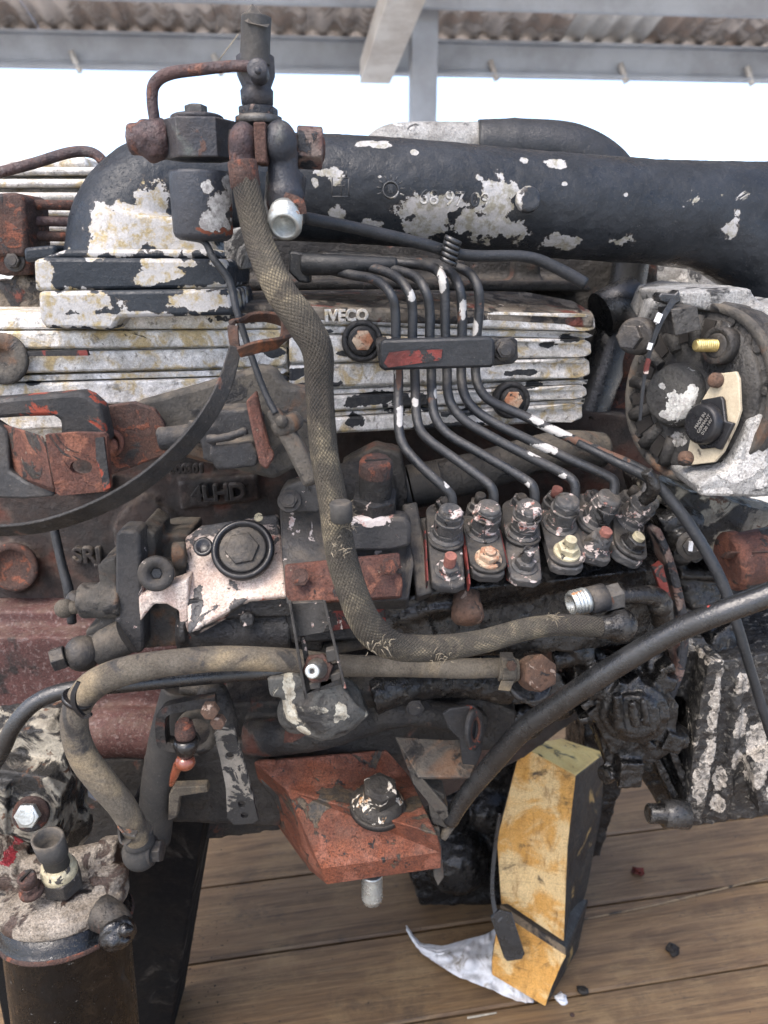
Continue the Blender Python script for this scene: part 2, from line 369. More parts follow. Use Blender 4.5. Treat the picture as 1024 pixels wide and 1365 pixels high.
mat('plate_chipped', (.045, .046, .048), (.075, .072, .070), sc=35, rough=.55, rough2=.7, bump=.6, bsc=200, dust=.4, layers=(
    dict(c=(.58, .52, .49), c2=(.52, .27, .23), csc=60, clo=.5, chi=.62, thr=.655, sc=42, rough=.65, h=-1.2, dist=.8, pts=PP((395, 705, .53, 20, 13), (390, 735, .53, 14, 8), (408, 740, .52, 12, 6), (490, 712, .52, 34, 7), (380, 722, .53, 7, 16), (520, 710, .52, 8, 8)), psc=110),))
mat('rust_red', (.165, .072, .052), (.10, .050, .040), sc=32, rough=.72, rough2=.85, bump=.8, bsc=170, grain=.3, layers=(
    dict(c=(.27, .12, .08), thr=.60, sc=60, rough=.7, h=.2, soft=.05, fill=.8), dict(c=(.035, .032, .031), c2=(.07, .06, .05), thr=.61, sc=30, rough=.6, h=.7, dist=.9), dict(c=(.42, .33, .26), thr=.69, sc=90, rough=.8, h=.3)))
mat('mount_red', gain=.66, c1=(.215, .075, .043), c2=(.13, .050, .033), sc=28, rough=.75, rough2=.88, bump=.8, bsc=190, grain=.35, dust=.12, layers=(
    dict(c=(.27, .115, .08), thr=.58, sc=40, rough=.75, h=.1, soft=.06, fill=.8), dict(c=(.05, .048, .045), c2=(.12, .09, .06), thr=.60, sc=30, rough=.6, h=-.9, dist=.7), dict(c=(.02, .018, .018), thr=.66, sc=130, rough=.6, h=-.5)))
mat('rust_brown', (.12, .068, .054), (.075, .05, .044), sc=40, rough=.8, bump=.7, bsc=240, grain=.35, layers=(dict(c=(.22, .085, .055), thr=.6, sc=90, rough=.8, h=.2, soft=.04), dict(c=(.045, .042, .042), thr=.63, sc=35, rough=.6, h=.4, soft=.03)))
mat('grime_grey', edge=0, c1=(.070, .067, .062), c2=(.115, .105, .090), sc=26, rough=.75, bump=.7, bsc=180, dust=.4, layers=(dict(c=(.16, .09, .055), thr=.62, sc=22, rough=.8, h=.1, soft=.07), dict(c=(.02, .02, .021), thr=.60, sc=40, rough=.5, h=.3, soft=.04)))
mat('bracket_band', (.030, .031, .033), (.055, .050, .046), sc=26, rough=.5, rough2=.7, bump=.5, layers=(dict(c=(.30, .07, .045), thr=.61, sc=30, rough=.7, h=-.4), ))
mat('strap_steel', spec=.35, c1=(.014, .014, .014), c2=(.032, .029, .026), sc=60, rough=.38, rough2=.6, bump=.5, bsc=300, layers=(dict(c=(.14, .06, .04), thr=.66, sc=36, rough=.7, h=-.3, soft=.04), ))
mat('strap_rust', (.10, .055, .038), (.05, .035, .03), sc=60, rough=.6, bump=.7, bsc=260, layers=(dict(c=(.21, .09, .05), thr=.6, sc=60, rough=.7, h=.1, soft=.05),))
mat('line_black', speck=.2, spec=.5, c1=(.020, .023, .027), c2=(.036, .038, .041), sc=60, rough=.36, rough2=.5, bump=.35, bsc=300, dust=.15, layers=(
    dict(c=(.46, .45, .43), thr=.735, sc=60, rough=.6, h=-1.0, pts=PP((590, 372, .63, 6, 17), (551, 393, .62, 6, 7), (583, 526, .61, 4, 6), (553, 536, .61, 4, 5), (620, 413, .62, 5, 14), (637, 440, .62, 6, 12), (533, 553, .60, 5, 12), (601, 655, .54, 9, 8), (712, 660, .55, 5, 6), (725, 565, .6, 14, 7), (735, 612, .57, 26, 8), (765, 650, .55, 8, 12), (820, 655, .55, 6, 8), (750, 580, .60, 26, 7), (531, 505, .60, 5, 9), (585, 618, .57, 3, 3)), psc=140),
    dict(c=(.15, .08, .055), thr=.68, sc=60, rough=.7, h=-.4, pts=PP((845, 620, .56, 34, 13), (532, 505, .6, 5, 14), (790, 600, .58, 30, 6)), psc=120)))
mat('line_dark', (.020, .023, .026), (.034, .036, .040), sc=60, rough=.4, rough2=.55, bump=.35, bsc=300)
mat('rubber_black', (.016, .017, .018), (.026, .027, .028), spec=.6, speck=.2, sc=50, rough=.22, rough2=.38, bump=.25, bsc=400, layers=(dict(c=(.34, .07, .06), thr=.77, sc=60, rough=.6, h=.1, pts=PP((985, 797, .455, 8, 5), (955, 812, .46, 5, 5), (935, 820, .46, 2, 4), (1003, 790, .455, 5, 4)), psc=190, amp=2.2),))
mat('rubber_dusty', (.045, .046, .046), (.075, .071, .065), sc=20, rough=.65, bump=.3, bsc=300, dust=.5)
mat('hose_tan', (.175, .155, .125), (.115, .100, .080), sc=22, rough=.85, bump=.4, bsc=350, grain=.25, layers=(dict(c=(.055, .052, .048), thr=.60, sc=34, rough=.6, h=-.2, soft=.04), dict(c=(.27, .22, .15), thr=.60, sc=15, rough=.9, h=.1, soft=.08), dict(c=(.45, .42, .38), thr=.73, sc=130, rough=.8, h=.2)))
mat('hose_grey', (.095, .088, .078), (.065, .062, .058), sc=22, rough=.8, bump=.4, bsc=350, grain=.2, layers=(dict(c=(.16, .13, .09), thr=.58, sc=26, rough=.9, h=.1, soft=.08), dict(c=(.035, .035, .035), thr=.62, sc=34, rough=.6, h=-.2, soft=.04)))
def braid(g, col, rg, h):
    t = g.n('ShaderNodeTexCoord'); sx = g.n('ShaderNodeSeparateXYZ'); g.l(t.outputs['UV'], sx.inputs[0])
    u = g.math('MULTIPLY', sx.outputs[0], 24*math.pi); v = g.math('MULTIPLY', sx.outputs[1], 50.0)
    a = g.math('ABSOLUTE', g.math('SINE', g.math('ADD', u, v))); b = g.math('ABSOLUTE', g.math('SINE', g.math('SUBTRACT', u, v)))
    mk = g.ramp(g.math('MULTIPLY', a, b), .0, .5)
    col = g.mixc(mk, (.062, .055, .045), col)
    return col, rg, g.math('MULTIPLY_ADD', mk, 2.0, h)
mat('braid', (.155, .14, .112), (.08, .074, .064), sc=24, rough=.92, bump=.6, bsc=700, grain=.35, spec=.2, layers=(dict(c=(.27, .235, .17), thr=.57, sc=30, rough=.95, h=.3, soft=.07), dict(c=(.035, .035, .035), thr=.62, sc=16, rough=.7, h=-.2, soft=.08)), extra=braid)
mat('strand', (.33, .29, .22), (.2, .17, .13), rough=.95)
mat('steel_bright', (.52, .54, .52), (.40, .41, .39), sc=70, rough=.32, metal=.75, bump=.3, layers=(dict(c=(.42, .22, .12), thr=.66, sc=90, rough=.7, h=.1),))
mat('steel_dull', (.19, .185, .175), (.11, .105, .10), sc=60, rough=.45, metal=.6, bump=.5, dust=.3, layers=(dict(c=(.2, .09, .05), thr=.64, sc=80, rough=.8, h=.2, soft=.04),))
mat('bolt_dark', (.050, .050, .052), (.085, .078, .070), sc=90, rough=.45, rough2=.6, metal=.3, bump=.5, dust=.35, layers=(dict(c=(.45, .40, .35), thr=.70, sc=110, rough=.6, h=-.3),))
mat('bolt_rust', (.20, .12, .085), (.13, .085, .065), sc=90, rough=.8, bump=.8, bsc=350, dust=.2, layers=(dict(c=(.42, .33, .27), thr=.64, sc=120, rough=.8, h=.2), dict(c=(.04, .035, .033), thr=.63, sc=70, rough=.6, h=.2)))
mat('nut_rusty_bright', (.42, .20, .12), (.50, .40, .30), sc=120, rough=.7, bump=.8, bsc=350, layers=(dict(c=(.04, .035, .033), thr=.62, sc=110, rough=.6, h=.2),))
mat('zinc_yellow', (.55, .50, .36), (.40, .36, .26), sc=110, rough=.5, metal=.3, bump=.5, layers=(dict(c=(.06, .055, .05), thr=.62, sc=120, rough=.6, h=.2),))
mat('stud_red', (.33, .15, .12), (.22, .10, .085), sc=110, rough=.7, bump=.5)
mat('gummy_rust', edge=.35, c1=(.06, .045, .05), c2=(.12, .075, .07), sc=60, rough=.5, rough2=.7, bump=1., bsc=150, layers=(dict(c=(.20, .10, .075), thr=.60, sc=60, rough=.7, h=.3, soft=.05),))
mat('bracket_blue', (.040, .045, .056), (.065, .058, .058), sc=40, rough=.42, rough2=.6, bump=.5, layers=(dict(c=(.12, .07, .055), thr=.66, sc=60, rough=.7, h=.2, soft=.03), dict(c=(.12, .13, .12), thr=.66, sc=30, rough=.5, h=.1, soft=.06)))
mat('canister', (.038, .045, .058), (.055, .058, .066), sc=24, rough=.4, rough2=.55, bump=.4, layers=(
    dict(c=(.22, .075, .045), thr=.76, sc=60, rough=.8, h=-.5, pts=PP((300, 285, .53, 8, 48), (285, 303, .53, 26, 9), (262, 304, .53, 16, 5), (300, 232, .53, 12, 14)), psc=120, amp=.9),
    dict(c=(.52, .52, .50), c2=(.30, .29, .28), thr=.77, sc=60, rough=.6, h=-.9, pts=PP((278, 290, .53, 20, 14), (283, 262, .53, 16, 22), (268, 244, .53, 12, 10), (290, 240, .53, 10, 18), (262, 298, .53, 12, 7)), psc=90, amp=1.2),
    dict(c=(.22, .075, .045), thr=.76, sc=60, rough=.8, h=-.5, pts=PP((268, 237, .52, 6, 6), (304, 290, .53, 5, 50)), psc=120, amp=.8)))
mat('rust_patched', (.15, .085, .075), (.22, .18, .16), sc=60, rough=.8, bump=.9, bsc=260, layers=(dict(c=(.035, .038, .045), thr=.52, sc=50, rough=.5, h=.8),))
mat('cream_plastic', gain=.62, c1=(.60, .53, .40), c2=(.50, .43, .32), sc=40, rough=.5, bump=.15, layers=(dict(c=(.12, .10, .08), thr=.67, sc=60, rough=.7, h=.1, soft=.05),))
mat('black_plastic', (.016, .016, .018), (.022, .022, .024), sc=40, rough=.28, rough2=.4, bump=.15, grain=.05)
mat('dusty_plastic', (.050, .052, .056), (.030, .031, .033), sc=50, rough=.6, bump=.5, bsc=400, grain=.2, dust=.55, layers=(dict(c=(.30, .29, .28), thr=.70, sc=380, rough=.8, h=.2),))
mat('print_grey', (.30, .29, .27), rough=.7, bump=.1)
mat('brass', (.52, .40, .17), (.62, .52, .28), sc=120, rough=.35, metal=.8, bump=.2)
mat('alternator_end', edge=0, c1=(.040, .039, .038), c2=(.085, .082, .076), sc=55, rough=.55, rough2=.75, bump=.9, bsc=200, dust=.2, layers=(
    dict(c=(.44, .43, .41), c2=(.28, .27, .25), thr=.66, sc=34, rough=.7, h=.3, dist=1., pts=PP((902, 545, .56, 9, 22), (928, 600, .56, 9, 14)), psc=100), dict(c=(.016, .016, .016), thr=.57, sc=28, rough=.45, h=.4, soft=.04)))
mat('alternator_shell', gain=1.0, edge=0, c1=(.29, .29, .28), c2=(.17, .165, .155), sc=30, rough=.6, metal=.1, bump=.9, bsc=150, grain=.3, layers=(
    dict(c=(.45, .44, .42), c2=(.33, .32, .30), thr=.62, sc=24, rough=.7, h=.8, dist=.8, pts=PP((1005, 590, .55, 14, 34), (985, 625, .55, 30, 16), (955, 655, .55, 20, 7), (1010, 640, .55, 8, 8)), psc=80), dict(c=(.03, .03, .03), thr=.62, sc=42, rough=.55, h=.3, soft=.03)))
mat('alternator_boss', (.062, .060, .058), (.10, .098, .09), sc=50, rough=.6, bump=.8, layers=(
    dict(c=(.55, .55, .52), c2=(.40, .39, .37), thr=.69, sc=60, rough=.7, h=.6, pts=PP((914, 548, .575, 14, 22), (903, 560, .575, 10, 8), (926, 532, .575, 10, 14), (887, 506, .575, 9, 14), (896, 497, .575, 9, 6), (900, 524, .575, 4, 7)), psc=90, amp=1.3),))
mat('filter_head', (.36, .32, .27), (.24, .205, .165), sc=50, rough=.5, rough2=.75, bump=.8, bsc=220, grain=.35, layers=(
    dict(c=(.085, .055, .042), thr=.565, sc=42, rough=.5, h=-.5, soft=.03), dict(c=(.025, .022, .022), thr=.63, sc=30, rough=.4, h=.3, soft=.02), dict(c=(.30, .04, .05), thr=.74, sc=50, rough=.5, h=.2, pts=PP((40, 1195, .46, 16, 6), (85, 1193, .44, 12, 6), (8, 1150, .5, 10, 8)), psc=120)))
mat('filter_can', spec=.4, speck=.04, grain=0, c1=(.005, .006, .007), c2=(.008, .008, .009), sc=24, rough=.16, rough2=.34, bump=.35, bsc=150, layers=(dict(c=(.30, .29, .27), thr=.70, sc=330, rough=.7, h=.4), dict(c=(.025, .024, .023), thr=.64, sc=30, rough=.5, h=.1, soft=.06)))
mat('bracket_cream', (.42, .39, .32), (.22, .20, .165), sc=40, rough=.7, bump=.8, layers=(dict(c=(.035, .034, .032), thr=.53, sc=30, rough=.35, h=-.5, soft=.03, dist=1.0), dict(c=(.16, .09, .06), thr=.63, sc=60, rough=.6, h=.1, soft=.03)))
mat('strip_light', (.30, .275, .235), (.20, .185, .16), sc=40, rough=.75, bump=.5, layers=(dict(c=(.035, .035, .035), thr=.60, sc=60, rough=.6, h=.2, soft=.02, pts=PP((325, 1082, .55, 26, 30)), psc=100),))
mat('cast_cream', edge=.35, c1=(.15, .15, .14), c2=(.09, .09, .085), sc=40, rough=.6, bump=.8, dust=.3, layers=(
    dict(c=(.55, .53, .45), c2=(.42, .38, .30), thr=.64, sc=40, rough=.7, h=.6, pts=PP((383, 925, .54, 8, 26), (385, 955, .54, 14, 16), (420, 945, .54, 26, 5), (455, 950, .54, 10, 12), (405, 975, .54, 10, 8)), psc=100), dict(c=(.03, .03, .03), thr=.60, sc=26, rough=.5, h=.2, soft=.05)))
mat('wet_orange', (.28, .10, .06), (.25, .08, .05), sc=60, rough=.12, bump=.3, coat=.6)
mat('black_wet', (.008, .008, .009), (.015, .015, .015), sc=60, rough=.14, bump=1.0, bsc=90, coat=.4)
def grainx(g, col, rg, h):
    mp = g.n('ShaderNodeMapping'); mp.inputs['Scale'].default_value = (60, 60, 7); mp.inputs['Rotation'].default_value = (.25, .05, 0); g.l(g.pos, mp.inputs[0])
    n = g.noise(1.6, 7, .75, vec=mp.outputs[0], dist=.7); m2 = g.n('ShaderNodeMapping'); m2.inputs['Scale'].default_value = (14, 14, 420); m2.inputs['Rotation'].default_value = (.2, .12, 0); g.l(g.pos, m2.inputs[0])
    n2 = g.noise(1, 4, .8, vec=m2.outputs[0]); nb = g.noise(16, 6, .7, off=61)
    col = g.mixc(g.ramp(n, .50, .66, 0, .55), col, (.20, .095, .025)); col = g.mixc(g.ramp(n, .60, .74, 0, .7), col, (.05, .03, .015))
    col = g.mixc(g.math('MULTIPLY', g.ramp(n2, .52, .62, 0, .5), g.ramp(nb, .45, .6)), col, (.07, .045, .02))
    col = g.mixc(g.ramp(nb, .56, .70, 0, .75), col, (.045, .03, .018))
    return col, rg, g.math('MULTIPLY_ADD', n, 1.5, h)
mat('timber_yellow', extra=grainx, gain=1.35, c1=(.44, .255, .095), c2=(.40, .22, .075), sc=18, rough=.7, bump=.6, bsc=300, grain=.25, layers=(
    dict(c=(.50, .37, .20), thr=.54, sc=16, rough=.75, h=.1, soft=.06), dict(c=(.035, .028, .022), c2=(.14, .09, .04), csc=60, thr=.67, sc=18, rough=.6, h=.2, dist=1.2, soft=.05, pts=PP((690, 1062, .60, 24, 3), (715, 1078, .60, 22, 3), (768, 1065, .60, 10, 34), (762, 1140, .59, 6, 60), (756, 1090, .60, 9, 12), (676, 1220, .55, 10, 14), (704, 1180, .56, 9, 8), (668, 1110, .6, 6, 14), (690, 1105, .6, 8, 4), (755, 1010, .62, 14, 16), (700, 1290, .52, 14, 18)), psc=120, amp=1.4),))
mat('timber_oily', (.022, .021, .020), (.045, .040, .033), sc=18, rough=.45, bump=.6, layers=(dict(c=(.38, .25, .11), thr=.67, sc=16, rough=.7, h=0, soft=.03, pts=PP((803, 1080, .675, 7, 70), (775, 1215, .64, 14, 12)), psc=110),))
mat('timber_end', gain=1.1, c1=(.54, .42, .19), c2=(.44, .32, .14), sc=26, rough=.75, bump=.6, layers=(dict(c=(.035, .035, .02), thr=.62, sc=30, rough=.6, h=.1, soft=.05, pts=PP((790, 1010, .66, 26, 12), (755, 1002, .64, 14, 4)), psc=120),))
mat('timber_edge', (.30, .23, .15), (.20, .15, .10), sc=26, rough=.8, bump=.6, layers=(dict(c=(.04, .033, .025), thr=.58, sc=30, rough=.7, h=.1, soft=.06),))
mat('cloth', gain=.8, c1=(.72, .73, .74), c2=(.60, .61, .62), sc=40, rough=.9, bump=.3, bsc=900, layers=(dict(c=(.3, .28, .25), thr=.66, sc=40, rough=.9, h=0, soft=.08),))
mat('debris', (.016, .014, .013), (.03, .026, .022), rough=.6)
mat('leaf_red', (.16, .035, .025), rough=.7)
mat('twig', (.50, .46, .38), rough=.8)
def planks_mat():
    g = NG('floor_timber'); oi = g.n('ShaderNodeObjectInfo').outputs['Random']
    tc = g.n('ShaderNodeTexCoord').outputs['Object']; mp = g.n('ShaderNodeMapping'); mp.inputs['Scale'].default_value = (1.2, 18, 12); g.l(tc, mp.inputs[0])
    ad = g.n('ShaderNodeVectorMath', operation='ADD'); g.l(mp.outputs[0], ad.inputs[0]); cx = g.n('ShaderNodeCombineXYZ'); [g.l(g.math('MULTIPLY', oi, 37.), cx.inputs[k]) for k in range(3)]; g.l(cx.outputs[0], ad.inputs[1])
    n1 = g.noise(3.5, 8, .7, vec=ad.outputs[0], dist=.8); n2 = g.noise(9, 6, .7); n3 = g.noise(70, 6, .75); n4 = g.noise(24, 6, .75, off=4); nf = g.noise(14, 4, .8, vec=ad.outputs[0])
    col = g.mixc(g.ramp(n1, .36, .66), (.140, .086, .040), (.058, .034, .016))
    col = g.mixc(g.ramp(n2, .45, .68, 0, .6), col, (.19, .128, .062))
    col = g.mixc(g.ramp(nf, .55, .72, 0, .5), col, (.07, .045, .028))
    col = g.mixc(g.ramp(n3, .64, .68, 0, .85), col, (.035, .026, .020))
    col = g.mixc(g.ramp(n4, .62, .72, 0, .6), col, (.05, .036, .026))
    col = g.mixc(g.ramp(g.noise(5, 7, .75, off=9), .56, .66, 0, .6), col, (.03, .021, .014))
    m3 = g.n('ShaderNodeMapping'); m3.inputs['Scale'].default_value = (1.6, 46, 30); g.l(ad.outputs[0], m3.inputs[0]) if False else g.l(tc, m3.inputs[0])
    a3 = g.n('ShaderNodeVectorMath', operation='ADD'); g.l(m3.outputs[0], a3.inputs[0]); g.l(cx.outputs[0], a3.inputs[1])
    nl = g.noise(2.2, 5, .6, vec=a3.outputs[0], dist=.4); cr = g.math('ABSOLUTE', g.math('SUBTRACT', nl, .5))
    col = g.mixc(g.math('MULTIPLY', g.ramp(cr, .012, .004), g.ramp(n2, .45, .6, .15, .85)), col, (.022, .014, .009))
    col = g.mixc(g.ramp(g.noise(5, 5, .75, vec=a3.outputs[0]), .5, .68, 0, .45), col, (.20, .14, .075))
    tone = g.n('ShaderNodeHueSaturation'); g.l(col, tone.inputs['Color']); g.l(g.ramp(oi, 0, 1, .78, 1.18), tone.inputs['Value'])
    g.l(tone.outputs[0], g.b.inputs['Base Color']); g.l(g.ramp(n1, .3, .7, .5, .75), g.b.inputs['Roughness'])
    bp = g.n('ShaderNodeBump'); bp.inputs['Strength'].default_value = .5; bp.inputs['Distance'].default_value = .002; g.l(g.math('ADD', n1, g.math('MULTIPLY', nf, .7)), bp.inputs['Height']); g.l(bp.outputs[0], g.b.inputs['Normal'])
    MATS['floor_timber'] = g.m
planks_mat()
mat('gravel', gain=1.3, c1=(.42, .41, .38), c2=(.33, .32, .29), sc=2, rough=.9, bump=.5, bsc=40)
mat('roof_sheet', gain=1.7, c1=(.42, .37, .33), c2=(.32, .28, .25), sc=1.3, rough=.6, bump=.1, bsc=20, layers=(dict(c=(.22, .17, .14), thr=.57, sc=2.5, rough=.8, soft=.1),))
mat('roof_sheet_pale', gain=1.4, c1=(.50, .48, .45), c2=(.36, .33, .30), sc=2, rough=.6, bump=.1, bsc=20)
mat('shed_steel', gain=1.1, c1=(.40, .42, .45), c2=(.30, .31, .33), sc=1.5, rough=.6, bump=.1, bsc=20)

mat('dark_steel', speck=.1, c1=(.008, .008, .009), c2=(.013, .013, .013), spec=.12, sc=12, rough=.75, bump=.5, layers=(dict(c=(.05, .048, .045), thr=.64, sc=14, rough=.6, h=.1, soft=.04),))
# ------------------------------------------------------------------ SETTING
# ground outside
b = MB(); n = 24
b.box(V(0, 40, -.17), (220, 220, .01)); b.obj('ground', 'gravel', kind='structure')
# timber floor the engine stands over: one plank per object
fl = bpy.data.objects.new('timber_floor', None); COL.objects.link(fl); fl['kind'] = 'structure'; fl['label'] = 'worn brown timber plank floor below the engine'
PY = R(9.8); W_ = .1485; ux = V(math.cos(PY), math.sin(PY), 0); uy = V(-math.sin(PY), math.cos(PY), 0)
pb = MB()
nx = 26; L_ = 3.6
top = [[V(-L_/2+L_*i/nx, -W_/2+.0022, -.0005+.0006*noise.noise(V(i*.9, 0, 2))), V(-L_/2+L_*i/nx, -W_/2+.006, .0), V(-L_/2+L_*i/nx, W_/2-.006, .0), V(-L_/2+L_*i/nx, W_/2-.0022, -.001)] for i in range(nx+1)]
rings = []
for i in range(nx+1):
    x = -L_/2+L_*i/nx; w1 = .0012*noise.noise(V(x*7, 1, 0)); w2 = .0012*noise.noise(V(x*7, 5, 0))
    rings.append([V(x, -W_/2+.002+w1, -.03), V(x, -W_/2+.002+w1, -.003), V(x, -W_/2+.005+w1, 0), V(x, W_/2-.005+w2, 0), V(x, W_/2-.002+w2, -.003), V(x, W_/2-.002+w2, -.03)])
pb.rings(rings, smooth=False)
p0 = pb.obj('plank', 'floor_timber', fl); pm = p0.data
offs = [(.19, 0, 0), (.05, .002, .3)]
k0 = 0
for k in range(-9, 9):
    o = p0 if k == -9 else bpy.data.objects.new('plank', pm)
    if k != -9: COL.objects.link(o); put(o, fl)
    c = uy*((.94*math.cos(PY)) + (k+.5)*W_) + ux*rnd.uniform(-.3, .3)
    o.location = (c.x, c.y, rnd.uniform(-.0012, .0012)); o.rotation_euler = (rnd.uniform(-.003, .003), 0, PY)
# nail heads in pairs where the boards cross a joist, and knots
nb = MB()
for k in range(-5, 5):
    for t in (-.5, .4, 1.3):
        for s_ in (-.045, .045):
            c = uy*((.94*math.cos(PY)) + (k+.5)*W_+s_) + ux*(t+rnd.uniform(-.01, .01)); nb.lathe(V(c.x, c.y, .0004), V(0, 0, 1), [(0, .0035), (.0012, .0033), (.0016, .0015)], 10, k=1)
nb.obj('nail_heads', 'rust_brown', fl, kind='stuff')
# joists under the floor, unseen gaps are dark
b = MB()
for t in (-1.4, -.5, .4, 1.3): b.box(ux*t+uy*.9+V(0, 0, -.09), (.04, 1.4, .055), Matrix.Rotation(PY, 3, 'Z'))
b.obj('joist', 'timber_oily', fl)

# open shed: corrugated roof, far eave beam, column, rafter
SY = R(5); SR = Matrix.Rotation(SY, 3, 'Z')
shed = thing('open_shed', 'grey steel shed with corrugated roof standing behind and above the engine', 'shed', SR @ V(0, 10, -.16))
def SH(x, y, z): return SR @ V(x, y, z)
def shedbox(name, a, c, m, **k):
    bb = MB(); bb.box(SR @ ((a+c)/2), ((c.x-a.x)/2, (c.y-a.y)/2, (c.z-a.z)/2), SR); return bb.obj(name, m, shed, bevel=.01, **k)
EZ = 3.05; SL = math.tan(R(13))
def eave():
    bb = MB(); 
    for (y0, y1, z0, z1) in ((10, 10.03, EZ, EZ+.36), (9.88, 9.998, EZ+.002, EZ+.03), (9.88, 9.998, EZ+.33, EZ+.358)):
        bb.box(SR @ V(0, (y0+y1)/2, (z0+z1)/2), (9, (y1-y0)/2, (z1-z0)/2), SR)
    return bb.obj('eave_beam', 'shed_steel', shed)
eave()
cp = MB(); NS = 44; wl = .245; SW = wl*4
def sheet_mesh():
    bb = MB(); rr = []
    ys = [10.15-.95*i for i in range(9)]
    for y in ys:
        z = EZ+.40+(10-y)*SL
        rr.append([SR @ V(SW*j/32, y, z+.03*math.sin(2*math.pi*j/8)) for j in range(33)])
    VV = [[bb.b.verts.new(p) for p in r] for r in rr]
    for i in range(len(rr)-1):
        for j in range(32): bb.face([VV[i][j], VV[i][j+1], VV[i+1][j+1], VV[i+1][j]])
    o = bb.obj('roof_sheet', 'roof_sheet', shed); o.modifiers.new('t', 'SOLIDIFY').thickness = .004; return o
s0 = sheet_mesh(); pale = s0.data.copy(); pale.materials.clear(); pale.materials.append(MATS['roof_sheet_pale'])
for i in range(-9, 9):
    o = s0 if i == -9 else s0.copy()
    if i != -9: COL.objects.link(o)
    d = SR @ V(i*SW, 0, .003*(i % 2)); o.location = d
    if i in (3,): o.data = pale
def slopebar(name, x, y0, y1, drop, hw, hh, m='shed_steel'):
    bb = MB(); a = SH(x, y0, EZ+.36+(10-y0)*SL-drop); c = SH(x, y1, EZ+.36+(10-y1)*SL-drop)
    d = (c-a).normalized(); rt = SR @ V(1, 0, 0); u = d.cross(rt)
    if u.z < 0: u = -u
    bb.rings([[q+rt*hw+u*hh, q-rt*hw+u*hh, q-rt*hw-u*hh, q+rt*hw-u*hh] for q in (a, c)], smooth=False)
    return bb.obj(name, m, shed, bevel=.008)
for x in (-6.2, 5.9): slopebar('rafter', x, 9.86, 2.6, .21, .07, .16)
a = P(500, 96, 9.72); c = P(556, -60, 7.2); d = (c-a).normalized(); rt = SR @ V(1, 0, 0); u = d.cross(rt).normalized(); bb = MB()
bb.rings([[q+rt*.17+u*.12, q-rt*.17+u*.12, q-rt*.17-u*.12, q+rt*.17-u*.12] for q in (a, c)], smooth=False); bb.obj('rafter', 'roof_sheet_pale', shed, bevel=.01)
for y in (8.9, 5.6, 2.7):
    z = EZ+.34+(10-y)*SL; shedbox('purlin', V(-9, y, z-.20), V(9, y+.09, z-.02), 'shed_steel')
shedbox('column', V(1.10, 9.2, -.15), V(1.38, 9.46, 3.55), 'shed_steel')
for x in (-6.5, 8.0): shedbox('column', V(x, 9.2, -.15), V(x+.3, 9.46, 3.62), 'shed_steel')
for x in (-7.4, -4.35, -2.6, -1.05, 2.1, 3.65, 5.2):
    bb = MB(); a = SH(x, 9.93, EZ+.16); c = SH(x+.08, 9.9, EZ-.05); bb.tube([a, c], [.035, .035], seg=6, abs_r=True, smooth_path=False); bb.obj('gutter_bracket', 'roof_sheet_pale', shed)

# ------------------------------------------------------------------ ENGINE: everything bolted together is one thing
eng = thing('truck_engine', 'used six cylinder truck diesel engine, peeling black paint over aluminium, oily and rusty', 'engine', (0, .8, .3))
E = eng
UPV = V(0, 0, 1); FRONT = V(0, -1, 0)

# --- crankcase, dark wall behind everything
def cyl_y(b_, x, y, Y, r, h0, h1, seg=32, **k):   # disc facing the viewer, h towards the viewer
    return b_.lathe(P(x, y, Y), V(0, -1, .12), [(h0, r), (h1-1, r), (h1, r-1.2)], seg, **k)
b = MB()
b.plate([(-80, 560), (760, 545), (900, 560), (905, 860), (700, 1010), (560, 1080), (-80, 980)], .80, .16)
cyl_y(b, 20, 755, .80, 34, 0, 10); cyl_y(b, 200, 712, .80, 46, -5, 12); cyl_y(b, 198, 675, .80, 17, 0, 10); b.plate([(236, 642), (342, 632), (345, 668), (240, 680)], .787, .03)
b.plate([(90, 640), (150, 636), (150, 652), (90, 658)], .79, .03)
b.plate([(-80, 640), (60, 640), (60, 646), (-80, 648)], .79, .03)
b.obj('crankcase', 'block_dark', E, remesh=.0028, smooth=2, disp=.0015, dsize=.01)
b = MB(); b.lathe(P(20, 755, .785), V(0, -1, .12), [(0, 33), (6, 33), (8, 31), (8, 25), (2, 23), (1, 0.1)], 32); b.obj('core_plug', 'rust_brown', E)
for body, x, y, sz, rl in (('4LHD', 292, 657, .023, .05), ('SRJ', 117, 740, .024, .0), ('500301', 250, 625, .012, 0.03)):
    text('cast_lettering', body, P(x, y, .781 if body != 'SRJ' else .797), sz, 'block_dark', E, tilt=0, roll=-rl, ext=.0035)
b = MB(); b.plate([(-80, 815), (330, 815), (330, 870), (300, 985), (60, 985), (-80, 960)], .765, .1)
b.plate([(-80, 850), (330, 850), (330, 955), (-80, 955)], .735, .06)
b.tube([P(-100, 985, .72), P(60, 985, .72), P(180, 975, .72), P(300, 1000, .72)], 34)
b.obj('crankcase_skirt', 'block_mauve', E, remesh=.003, smooth=6, disp=.0012, dsize=.02)
